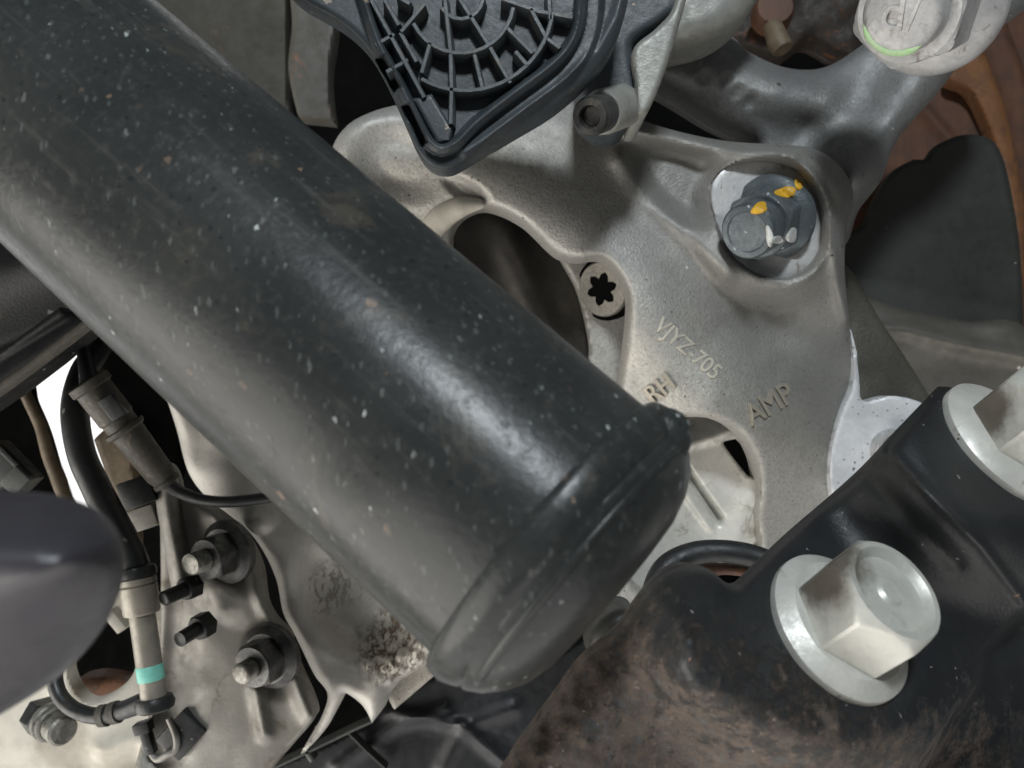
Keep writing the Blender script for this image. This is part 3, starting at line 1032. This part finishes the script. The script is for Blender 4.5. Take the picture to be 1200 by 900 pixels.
relief('rust_band', spline([(1122, 30, 'c'), (1146, 48), (1170, 100), (1190, 180), (1203, 260), (1204, 330), (1192, 330), (1182, 250), (1164, 170), (1138, 110), (1108, 90)]), 314, m_simple('orange_rust_band', (120, 80, 46), (96, 62, 38), 8, 0.65, 0.1, 0.15, 1.0, grime=(84, 58, 42), gshare=0.4), bd, er=3, back=5, step=3)
ds = thing('dust_shield', 'dark smooth sheet metal shield in front of the rusty disc', 'shield', at(1090, 460, 300))
relief('shield_sheet', spline([(960, 300), (992, 275), (1012, 262), (1022, 240), (1042, 205), (1068, 188), (1085, 186), (1098, 170), (1128, 158), (1158, 162), (1174, 182), (1186, 230), (1196, 300), (1199, 400), (1190, 480), (960, 480)]), 302, MC['shield_dark'], ds, er=1.2, back=3, step=3,
       bump=lambda X, Y: 3.0 * sstep(Y - 0.22 * (X - 1000), 318, 372) + 0.25 * vnoise(X, Y, 60, 4))
lip = spline([(985, 340), (1010, 346), (1060, 362), (1130, 376), (1204, 388), (1210, 520), (960, 520)])
relief('shield_lip', lip, 290, MC['shield_grey'], ds, er=5, back=4, step=3, bump=lambda X, Y: 3.0 * ridge(X, Y, [(985, 385), (1060, 386), (1130, 404), (1210, 420)], 10) - 3 * sstep(Y, 400, 440))

# backing plate seen through the arch
relief_bp = thing('splash_plate', 'pale pressed sheet with slot and black opening behind the knuckle arch', 'plate', at(830, 690, 258))
sl_hole = spline([(850, 517, 'c'), (863, 514, 'c'), (876, 528), (884, 545), (889, 562, 'c'), (876, 558, 'c'), (850, 524)])
low_hole = spline([(905, 622, 'c'), (905, 660, 'c'), (868, 650, 'c'), (880, 641)])


def pbump(X, Y):
    h = -4.0 * ridge(X, Y, [(795, 540), (842, 608)], 5.0)
    h += 1.2 * ridge(X, Y, [(782, 548), (832, 618)], 5)
    h -= 5.0 * sstep(-(Y + 0.25 * X), -722, -690)
    h += 1.5 * ridge(X, Y, [(780, 530), (840, 512), (860, 500)], 6)
    h += 2.0 * ridge(X, Y, [(860, 640), (884, 575), (890, 540)], 16)
    return h + 0.35 * vnoise(X, Y, 34, 8)


relief('sheet', spline([(700, 480), (800, 470), (900, 480), (925, 560), (920, 700), (800, 720), (700, 640)]), 240, MC['shield'], relief_bp, holes=[sl_hole, low_hole], er=0.8, hr=0.6, back=2, step=2.0, bump=pbump)

# ================================================================== SUSPENSION ARM, bottom right
ca = thing('suspension_arm', 'black pressed steel arm with brown rust at the lower right', 'arm', at(820, 900, 165))
B1 = at(981, 736, 152)
B2 = at(1176, 520, 172)
BN = Vector((0.40, -0.675, 0.62)).normalized()
arm_out = spline([(1110, 453, 'c'), (1162, 465, 'c'), (1240, 520, 'c'), (1240, 940, 'c'), (570, 940, 'c'), (606, 880), (648, 822), (682, 776), (722, 742), (748, 706), (772, 678), (800, 664), (836, 672), (862, 690), (888, 668), (932, 626), (1012, 556), (1060, 506)])


def facet(X, Y, B):
    n = BN
    num = n.dot(B) * 1000
    den = n.x * (X - 600) * K + n.y + n.z * (450 - Y) * K
    return num / den


def adepth(X, Y):
    base = 166 + 0.030 * (X - 985) - 0.055 * (Y - 735) * 0.6
    for (B, px, py, ra, rb) in ((B1, 983, 735, 115, 260), (B2, 1176, 520, 80, 230)):
        w = 1 - sstep(np.hypot(X - px, Y - py), ra, rb)
        base = base * (1 - w) + facet(X, Y, B) * w
    return base


def armbump(X, Y):
    h = 14 * ridge(X, Y, [(620, 960), (720, 840), (800, 760)], 95) * sstep(np.hypot(X - 983, Y - 735), 110, 190)
    h -= 12 * sstep(sdf(X, Y, np.array([(1260, 660), (1195, 716), (1150, 762), (1144, 800), (1112, 838), (1062, 930), (1260, 940)], float)), -4, 14)
    h += 1.6 * ridge(X, Y, [(1046, 530), (1085, 575), (1150, 640), (1210, 720)], 6)
    h -= 1.5 * ridge(X, Y, [(1020, 560), (1060, 600), (1120, 660)], 12)
    h += 0.4 * vnoise(X, Y, 40, 21) + 0.35 * vnoise(X, Y, 14, 22) * sstep(-(X + Y * -0.2), -800, -700)
    return h


relief('pressed_plate', arm_out, 165, MC['arm'], ca, er=2.2, back=4, step=3, bump=armbump, depth=adepth)
# round eye of the arm behind its edge
sweep('eye_ring', [at(*p) for p in ((765, 720, 184), (768, 690, 186), (782, 664, 187), (812, 649, 188), (848, 646, 188), (884, 652, 188), (908, 664, 187), (930, 690, 186))], [2.6, 2.7, 2.6, 2.5, 2.4, 2.4, 2.4, 2.4], MC['black_steel'], ca, seg=16)
relief('eye_dark_plate', spline([(790, 690), (812, 664), (850, 660), (892, 664), (925, 690), (900, 730), (800, 730)]), 200, MC['dark'], ca, er=1, back=4, step=3)  # added near-black plate, stands for the darkness inside the eye
relief('eye_wall', spline([(776, 700), (790, 672), (822, 662), (860, 662), (890, 668), (880, 676), (845, 674), (815, 684), (806, 706)]), 190, MC['rust_disc'], ca, er=1, back=10, step=2.5)


def grime_shade(name, c, r):
    t = NT(name)
    f = t.ramp(t.noise(9, 5, 0.6), 0.3, 0.7)
    col = t.mix(f, lin((210, 209, 201)), lin((188, 188, 180)))
    col = t.mix(t.math('MULTIPLY', t.ramp(t.noise(5, 7, 0.75), 0.5, 0.7), 0.3), col, lin((128, 120, 108)))
    dv = t.n('ShaderNodeVectorMath', operation='DISTANCE')
    t.t.links.new(t.co, dv.inputs[0])
    dv.inputs[1].default_value = c
    dd = t.math('ADD', dv.outputs['Value'], t.math('MULTIPLY', t.noise(4, 6, 0.7), 0.006))
    mk = t.math('MULTIPLY', t.ramp(dd, (r + 4.5) * 0.001, (r + 0.5) * 0.001), 0.9)  # upper-left facet: brown dirt and the facet's shade painted together
    brown = t.mix(t.noise(2, 5, 0.7), lin((74, 66, 56)), lin((108, 99, 87)))
    col = t.mix(mk, col, brown)
    col = t.mix(t.specks(5.0, 0.14, 0.09), col, lin((110, 96, 80)))
    return t.done(col, 0.40, 0.30, t.bump(t.noise(0.8, 4, 0.6), 0.04))


def flange_bolt(name, label, org, axis, rf, af, h, rot, m, flm=None, group=None, rec=True):
    b = thing(name, label, 'bolt', org, group)
    u = Vector(axis).normalized()
    lathe('flange', [(rf, -1.5), (rf + 0.1, 0.4), (rf, 1.3), (rf - 0.7, 1.9), (af * 0.60, 3.3)], org, u, flm or m, b, seg=80)
    hexhead('hex_head', af, h, org + u * 0.0012, u, m, b, rot=rot, rec_r=(af * 0.40 if rec else 0), rec_h=1.3)
    return b


flange_bolt('flange_bolt', 'large pale flange bolt with dished hexagon head in the rusty black arm', B1, BN, 13.4, 18.0, 13.2, 0.35, grime_shade('zinc_grime_shade', at(966, 668, 146), 7), MC['zinc'])
flange_bolt('flange_bolt', 'pale flange bolt cut off by the right edge, upper one in the black arm', B2, BN, 13.9, 17.6, 13.0, 0.35, grime_shade('zinc_grime_shade_upper', at(1150, 478, 168), 7), MC['zinc'])

# ================================================================== BOTTOM: undertray and shadow pieces
ut = thing('undertray', 'black plastic tray with thin raised ribs along the bottom edge', 'tray', at(480, 890, 280))
relief('tray_panel', spline([(300, 905, 'c'), (352, 884), (432, 846), (520, 786), (640, 770), (720, 730), (800, 760), (800, 960, 'c'), (290, 960, 'c')]), 282, MC['tray'], ut, er=2, back=6, step=4,
       bump=lambda X, Y: 2.0 * ridge(X, Y, [(395, 900), (460, 850), (520, 830)], 8) + 1.6 * ridge(X, Y, [(520, 900), (545, 850), (600, 830)], 10) + 2 * ridge(X, Y, [(440, 830), (540, 850), (600, 900)], 7))
bar('rib', [(318, 902), (352, 886), (418, 854), (436, 846)], 1.0, 1.6, 5, 275, MC['plastic_grey'], ut)
bar('rib', [(406, 858), (426, 878), (452, 902)], 0.7, 1.2, 4, 276, MC['plastic_grey'], ut)
bar('rib', [(358, 880), (366, 892)], 2.0, 2.4, 4, 275, MC['plastic_grey'], ut)
cl = sweep('wire_clip', [at(*p) for p in ((650, 826, 215), (656, 815, 215), (668, 806, 215), (680, 801, 215))], [0.4, 0.7, 0.8, 0.6], MC['zinc_tip'], None, seg=10)
tag(cl, 'tiny bright curved wire clip in the dark gap below the damper end', 'clip')
nb = relief('bracket_stub', spline([(690, 745), (705, 722), (726, 712), (744, 718), (748, 740), (736, 764), (712, 780), (690, 772)]), 178, MC['shield_dark'], None, er=4, back=10, step=2.5)
tag(nb, 'small grey lump of metal between the damper end and the rusty arm', 'bracket')

# ================================================================== LEFT SIDE
fb = thing('frame_beam', 'black steel beam with dusty flange behind the damper at the left edge', 'beam', at(20, 440, 215))
relief('beam_web', [(-60, 215), (20, 270), (110, 350), (112, 372), (60, 392), (-60, 440)], 222, MC['black_steel'], fb, er=4, back=20, step=3, bump=lambda X, Y: 3 * ridge(X, Y, [(-40, 330), (60, 300)], 30))
relief('beam_flange', [(-60, 452), (0, 412), (70, 360), (106, 366), (100, 382), (50, 424), (0, 462), (-60, 502)], 212, MC['black_steel'], fb, er=3, back=12, step=2.5,
       bump=lambda X, Y: -2.5 * ridge(X, Y, [(-60, 462), (0, 425), (90, 368)], 8))
bar('beam_lip', [(-60, 494), (0, 453), (50, 416), (100, 378)], 1.6, 2.4, 3.0, 208.0, MC['rubber_dusty'], fb)

lb = thing('cable_bracket', 'dark bent bracket with tan worn edge at the left below the beam', 'bracket', at(40, 590, 262))
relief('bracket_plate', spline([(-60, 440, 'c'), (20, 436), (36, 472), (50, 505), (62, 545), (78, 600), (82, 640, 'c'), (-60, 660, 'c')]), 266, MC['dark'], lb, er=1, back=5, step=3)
sweep('bracket_edge', [at(*p) for p in ((18, 436, 262), (34, 470, 262), (48, 500, 262), (58, 535, 262), (70, 565, 262), (80, 600, 262))], [1.5, 1.7, 1.8, 2.0, 2.2, 1.8], MC['tan'], lb, seg=12)

pc = thing('plug_connector', 'small grey plastic plug at the left edge below the beam', 'connector', at(20, 560, 240))
u1 = (at(42, 572, 240) - at(-10, 520, 240))
ux, uy, uz = frame_of(u1)
box('plug_body', at(4, 545, 240), u1, Vector((0, 1, 0)), u1.cross(Vector((0, 1, 0))), 11, 9, 8, MC['plastic_grey'], pc)
box('plug_collar', at(26, 562, 238), u1, Vector((0, 1, 0)), u1.cross(Vector((0, 1, 0))), 5.4, 8, 6.4, MC['plastic_grey'], pc)
box('latch', at(17, 541, 236), u1, Vector((0, 1, 0)), u1.cross(Vector((0, 1, 0))), 12, 2, 1.5, MC['rubber'], pc, 0.3)

# smooth black lump close to the lens
bl = relief('rubber_boot', spline([(-160, 566, 'c'), (20, 577), (70, 584), (112, 602), (137, 636), (140, 678), (120, 732), (80, 782), (20, 826), (-160, 930, 'c')]), 76, MC['blob'], None, er=13, back=1.0, step=3,
            bump=lambda X, Y: 6 * ridge(X, Y, [(-160, 640), (40, 645), (190, 660)], 75) - 13 * sstep(Y + 0.35 * X, 680, 860))
tag(bl, 'smooth out-of-focus black rubber lump at the left edge, close to the lens', 'boot')

# upper-left background sheets
pn = thing('inner_panel', 'dusty dark olive sheet between the damper and the actuator, top left', 'panel', at(310, 160, 300))
relief('panel_sheet', spline([(150, -60, 'c'), (345, -60, 'c'), (338, 20), (340, 80), (345, 140), (400, 220, 'c'), (250, 200, 'c')]), 318, MC['olive'], pn, er=2, back=5, step=4)
relief('panel_rib', spline([(330, -60, 'c'), (400, -60, 'c'), (392, 40), (386, 80), (388, 120), (392, 142, 'c'), (350, 138, 'c'), (338, 80), (342, 20)]), 306, m_simple('dusty_panel_pale', (78, 77, 71), (66, 64, 58), 14, 0.6, 0.0, 0.08, 1.0, grime=(110, 78, 58), gshare=0.12), pn, er=1.5, back=8, step=3)

# rusty lumps behind the knuckle arm at the top
rs = thing('caliper_pin', 'rusty brown pin with pale tip in the gap beside the caliper bolt', 'pin', at(905, 40, 285))
lathe('pin_head', [(6.5, 0), (6.5, 6), (5.5, 8), (0, 8.4)], at(903, 22, 292), (-0.1, -1, 0.1), MC['rust_disc'], rs)
sweep('pin_tip', [at(905, 30, 284), at(912, 48, 282), at(918, 58, 281)], [3.0, 3.6, 3.2], MC['tan'], rs, seg=16)
rb = relief('caliper_carrier', spline([(860, -50, 'c'), (1020, -50, 'c'), (1010, 60), (985, 62), (950, 46), (920, 64), (880, 58), (850, 40)]), 300, m_simple('rusty_brown_casting', (48, 40, 33), (32, 28, 25), 9, 0.65, 0.1, 0.2, 1.2, grime=(96, 60, 38), gshare=0.25), None, er=5, back=12, step=3, bump=lambda X, Y: 1.5 * vnoise(X, Y, 20, 31))
tag(rb, 'dark rust-brown carrier in the shaded gap at the top, left of the caliper bolt', 'carrier')

# ------------------------------------------------------------------ lower left: bracket, hose, sensor, nuts
hp = thing('hub_bracket', 'grey steel bracket plate with studs and nuts at the lower left', 'bracket', at(270, 880, 250))
plate = spline([(186, 560, 'c'), (232, 588), (258, 602), (288, 630), (305, 665), (311, 705), (322, 726), (338, 744), (348, 778), (360, 805), (370, 832), (366, 846), (335, 882), (300, 925, 'c'), (150, 925, 'c'), (178, 820), (188, 720)])


def plbump(X, Y):
    h = 2.4 * ridge(X, Y, [(250, 606), (284, 640), (300, 690), (325, 745), (345, 800), (362, 838)], 9)
    h -= 4 * ridge(X, Y, [(190, 600), (205, 700), (200, 800), (190, 880)], 26)
    h += 3 * blob(X, Y, 270, 700, 34, 22, 0.6, 0.5)
    h -= 2.5 * blob(X, Y, 282, 650, 30, 40, 0.4, -0.3) + 2.5 * blob(X, Y, 322, 772, 28, 40, 0.4, -0.3)
    h += 2.0 * ridge(X, Y, [(300, 810), (310, 860)], 8)
    return h + 0.4 * vnoise(X, Y, 30, 41)


relief('plate', plate, 236, MC['steel_plate'], hp, er=2.0, back=4, step=2.5, bump=plbump)
relief('post', spline([(190, 545), (205, 560), (214, 620), (226, 690), (205, 700), (192, 640), (182, 580)]), 233, MC['steel_plate'], hp, er=4, back=5, step=2.5)

wp = thing('lower_plate', 'bright cream metal plate in the lower left corner', 'plate', at(60, 890, 262))
hole = spline([(100, 745), (130, 722), (155, 735), (160, 775), (148, 800), (112, 822), (92, 812), (80, 780)])
relief('sheet', spline([(-60, 800, 'c'), (20, 760), (80, 700), (150, 690), (200, 720), (205, 820), (215, 870), (212, 940, 'c'), (-60, 940, 'c')]), 262, MC['steel_cream'], wp, holes=[hole], er=2, hr=1.5, back=5, step=3, bump=lambda X, Y: 3 * ridge(X, Y, [(120, 880), (160, 868), (200, 880)], 14) + 0.5 * vnoise(X, Y, 40, 51))
ct = relief('rusty_bush', spline([(85, 800), (110, 792), (140, 796), (158, 800), (150, 825), (110, 832), (85, 815)]), 290, m_simple('orange_rust', (150, 100, 70), (110, 92, 78), 6, 0.6, 0.1, 0.15, 1.0, grime=(70, 60, 52), gshare=0.35), None, er=4, back=8, step=3)
tag(ct, 'orange-brown rusty bush inside the dark hole of the cream plate', 'bush')
sp_ = box('spacer', at(138, 726, 258), (1, 0, -1.2), (0, 1, 0), (1.2, 0, 1), 7, 5, 3.2, MC['steel_cream'], None)
tag(sp_, 'small pale metal tab beside the dark hole behind the brake pipe', 'tab')


def stud_nut(name, label, base, tip, rf, af, nh, rs_, group=None, tipm='zinc_tip', nutm='nut_dark', flange=True):
    ax = tip - base
    L = ax.length * 1000
    b = thing(name, label, 'nut' if flange else 'stud', base, group)
    if flange:
        lathe('flange', [(rf, -1), (rf, 1.0), (rf - 0.8, 1.8), (af * 0.62, 2.6)], base, ax, MC[nutm], b, seg=48)
    hexhead('hex_nut', af, nh, base + ax.normalized() * 0.0008, ax, MC[nutm], b, rot=0.25)
    prof_ = [(rs_, 0)]
    z = nh + 0.3
    while z < L - 0.8:
        prof_ += [(rs_, z), (rs_ * 0.90, z + 0.45), (rs_, z + 0.9)]
        z += 0.95
    prof_ += [(rs_ * 0.9, L - 0.2), (rs_ * 0.7, L), (0, L)]
    lathe('stud', prof_, base, ax, MC[tipm], b, seg=32, angle=60)
    return b


stud_nut('flange_nut', 'upper dark flange nut on a bright stud, lower left bracket', at(268, 646, 234), at(223, 662, 222), 8.4, 10.5, 7.5, 2.8)
stud_nut('flange_nut', 'lower dark flange nut on a bright stud, nearest the corroded casting', at(318, 768, 234), at(281, 791, 222), 8.6, 10.8, 7.5, 2.7)
stud_nut('small_stud', 'upper thin black stud sticking left out of the grey bracket', at(232, 684, 232), at(191, 702, 222), 4.0, 5.6, 4.0, 1.9, tipm='rubber', nutm='rubber', flange=False)
stud_nut('small_stud', 'lower thin black stud sticking left out of the grey bracket', at(246, 728, 232), at(210, 750, 222), 4.4, 6.0, 4.0, 1.9, tipm='rubber', nutm='rubber', flange=False)
b3 = thing('plate_bolt', 'black hexagon bolt with bright threaded tip in the lower left corner', 'bolt', at(48, 838, 252))
bx_ = at(86, 866, 240) - at(48, 838, 252)
hexhead('hex_head', 9.5, 5.5, at(46, 838, 252), bx_, MC['rubber'], b3)
lathe('washer', [(5.4, 5.0), (5.4, 6.6), (4.9, 7.0), (4.9, 8.4), (4.4, 8.8)], at(48, 838, 252), bx_, MC['zinc_tip'], b3)
lathe('thread', [(4.0, 8.0), (4.2, 12.0), (4.1, 13.2), (3.4, 13.8), (0, 13.8)], at(48, 838, 252), bx_, MC['zinc_tip'], b3)

# brake hose with its steel pipe
bh = thing('brake_hose', 'black hose running into a grey steel pipe with a teal band, left', 'hose', at(178, 826, 222))
DHZ = 226
sweep('hose', [at(*p) for p in ((128, 388, 250), (114, 412, 244), (97, 438, 236), (88, 480, 230), (95, 530, 227), (112, 570, 226), (132, 610, 225), (150, 645, 224), (158, 668, 224))], [3.0, 3.2, 3.4, 3.5, 3.5, 3.6, 3.8, 3.9, 3.9], MC['rubber'], bh, seg=24)
pa, pb = at(158, 660, 224), at(181, 822, 222)
pd = pb - pa
pl = pd.length * 1000
lathe('collar', [(3.6, 0.5), (4.6, 1.0), (5.0, 2.2), (4.8, 3.4), (4.0, 3.8)], pa, pd, MC['rubber'], bh)
lathe('ferrule', [(4.2, 3.6), (4.6, 3.9), (4.6, 5.2), (4.2, 5.5), (4.6, 5.8), (4.5, 12.2), (4.2, 12.8), (3.4, 13.0)], pa, pd, MC['pipe'], bh)
lathe('pipe', [(3.2, 12.5), (3.2, pl)], pa, pd, MC['pipe'], bh)
lathe('marking_band', [(3.2, 25.6), (3.32, 25.8), (3.32, 29.2), (3.2, 29.4)], pa, pd, MC['teal'], bh)
lathe('end_ring', [(3.2, pl - 1.2), (4.4, pl - 1.0), (4.9, pl + 0.4), (4.6, pl + 1.8), (3.6, pl + 2.4), (0, pl + 2.4)], pa, pd, MC['rubber'], bh)
lh = thing('loop_hose', 'thin black hose curving round the dark hole to the pipe end', 'hose', at(80, 830, 236))
sweep('hose', [at(*p) for p in ((92, 735, 252), (70, 760, 244), (64, 790, 240), (70, 815, 238), (88, 832, 236), (115, 839, 234), (145, 832, 232), (170, 822, 230))], [1.8, 2.0, 2.1, 2.1, 2.1, 2.2, 2.4, 2.6], MC['rubber'], lh, seg=18)
for (a_, b_) in (((118, 839, 234), (126, 838, 233.6)), ((131, 836, 233), (139, 834, 232.6))):
    sweep('crimp', [at(*a_), at(*b_)], [2.9, 2.9], MC['rubber_dusty'], lh, seg=18, sub=2)

# wheel speed sensor plug and cable
sc_ = thing('sensor_connector', 'dusty black cylindrical sensor plug with cable running behind the damper', 'connector', at(150, 510, 226))
qa, qb = at(102, 446, 222), at(196, 566, 230)
qd = qb - qa
ql = qd.length * 1000
lathe('plug_body', [(4.8, 0), (5.3, 0.3), (5.3, 2.2), (4.6, 2.6), (4.6, 11.5), (4.2, 12.0), (4.2, 14.5)], qa, qd, MC['rubber_dusty'], sc_, seg=40)
lathe('plug_ring', [(4.2, 14.2), (5.2, 14.5), (5.3, 15.4), (4.6, 16.0)], qa, qd, MC['rubber_dusty'], sc_, seg=40)
lathe('plug_sleeve', [(4.3, 15.6), (3.7, ql - 3), (3.2, ql - 1.2), (3.5, ql - 0.8), (3.5, ql + 0.2), (2.2, ql + 0.5)], qa, qd, MC['rubber_dusty'], sc_, seg=40)
qx = qd.cross(Vector((0, 1, 0))).normalized()
box('latch', at(133, 478, 220), qd, Vector((0, 1, 0)), qx, 6, 2.5, 4, MC['rubber'], sc_, 0.4)
sweep('cable', [at(*p) for p in ((196, 566, 230), (212, 577, 231), (238, 586, 231), (272, 588, 231), (322, 582, 233))], [2.0, 1.6, 1.5, 1.5, 1.5], MC['rubber'], sc_, seg=16)
sweep('cable', [at(*p) for p in ((90, 360, 232), (94, 390, 230), (99, 418, 226), (106, 450, 222))], [1.6, 1.6, 1.7, 2.6], MC['rubber'], sc_, seg=16)
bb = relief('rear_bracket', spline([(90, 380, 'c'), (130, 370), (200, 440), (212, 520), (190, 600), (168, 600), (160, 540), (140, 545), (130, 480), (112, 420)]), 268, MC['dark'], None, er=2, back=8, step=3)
tag(bb, 'black bracket in deep shade behind the sensor plug', 'bracket')
pk = thing('cable_clip', 'small black clip on a tan block below the sensor plug', 'clip', at(166, 600, 238))
box('clip_body', at(164, 576, 236), (1, 0, 0.35), (0, 1, 0), (-0.35, 0, 1), 9, 6, 7.5, MC['rubber'], pk, 0.8)
box('block', at(172, 606, 240), (1, 0, 0.35), (0, 1, 0), (-0.35, 0, 1), 7, 6, 6, MC['steel_plate'], pk, 0.5)
vb = relief('tan_plate', spline([(110, 515, 'c'), (140, 500), (158, 560), (160, 650), (140, 600, 'c')]), 262, MC['tan'], None, er=1, back=4, step=3)
tag(vb, 'narrow tan plate in shade between the hose and the sensor plug', 'plate')

# plastic pipe clips at the bottom
pcp = thing('pipe_clip', 'black plastic pipe clip with bent wire hook at the bottom left', 'clip', at(205, 880, 236))
box('clip_block', at(217, 857, 238), (1, 0, -0.9), (0, 1, 0), (0.9, 0, 1), 8.5, 7, 11, MC['rubber'], pcp, 0.8)
box('clip_finger', at(168, 852, 236), (1, 0, 0.3), (0, 1, 0), (-0.3, 0, 1), 4.4, 4, 3.0, MC['rubber'], pcp, 0.6)
box('clip_stem', at(174, 868, 236), (1, 0, 0.3), (0, 1, 0), (-0.3, 0, 1), 2.6, 3, 7.0, MC['rubber'], pcp, 0.5)
sweep('wire_hook', [at(*p) for p in ((176, 880, 236), (184, 890, 235), (196, 884, 234), (206, 878, 234), (206, 862, 234), (198, 842, 235))], [0.9] * 6, MC['steel_plate'], pcp, seg=12)
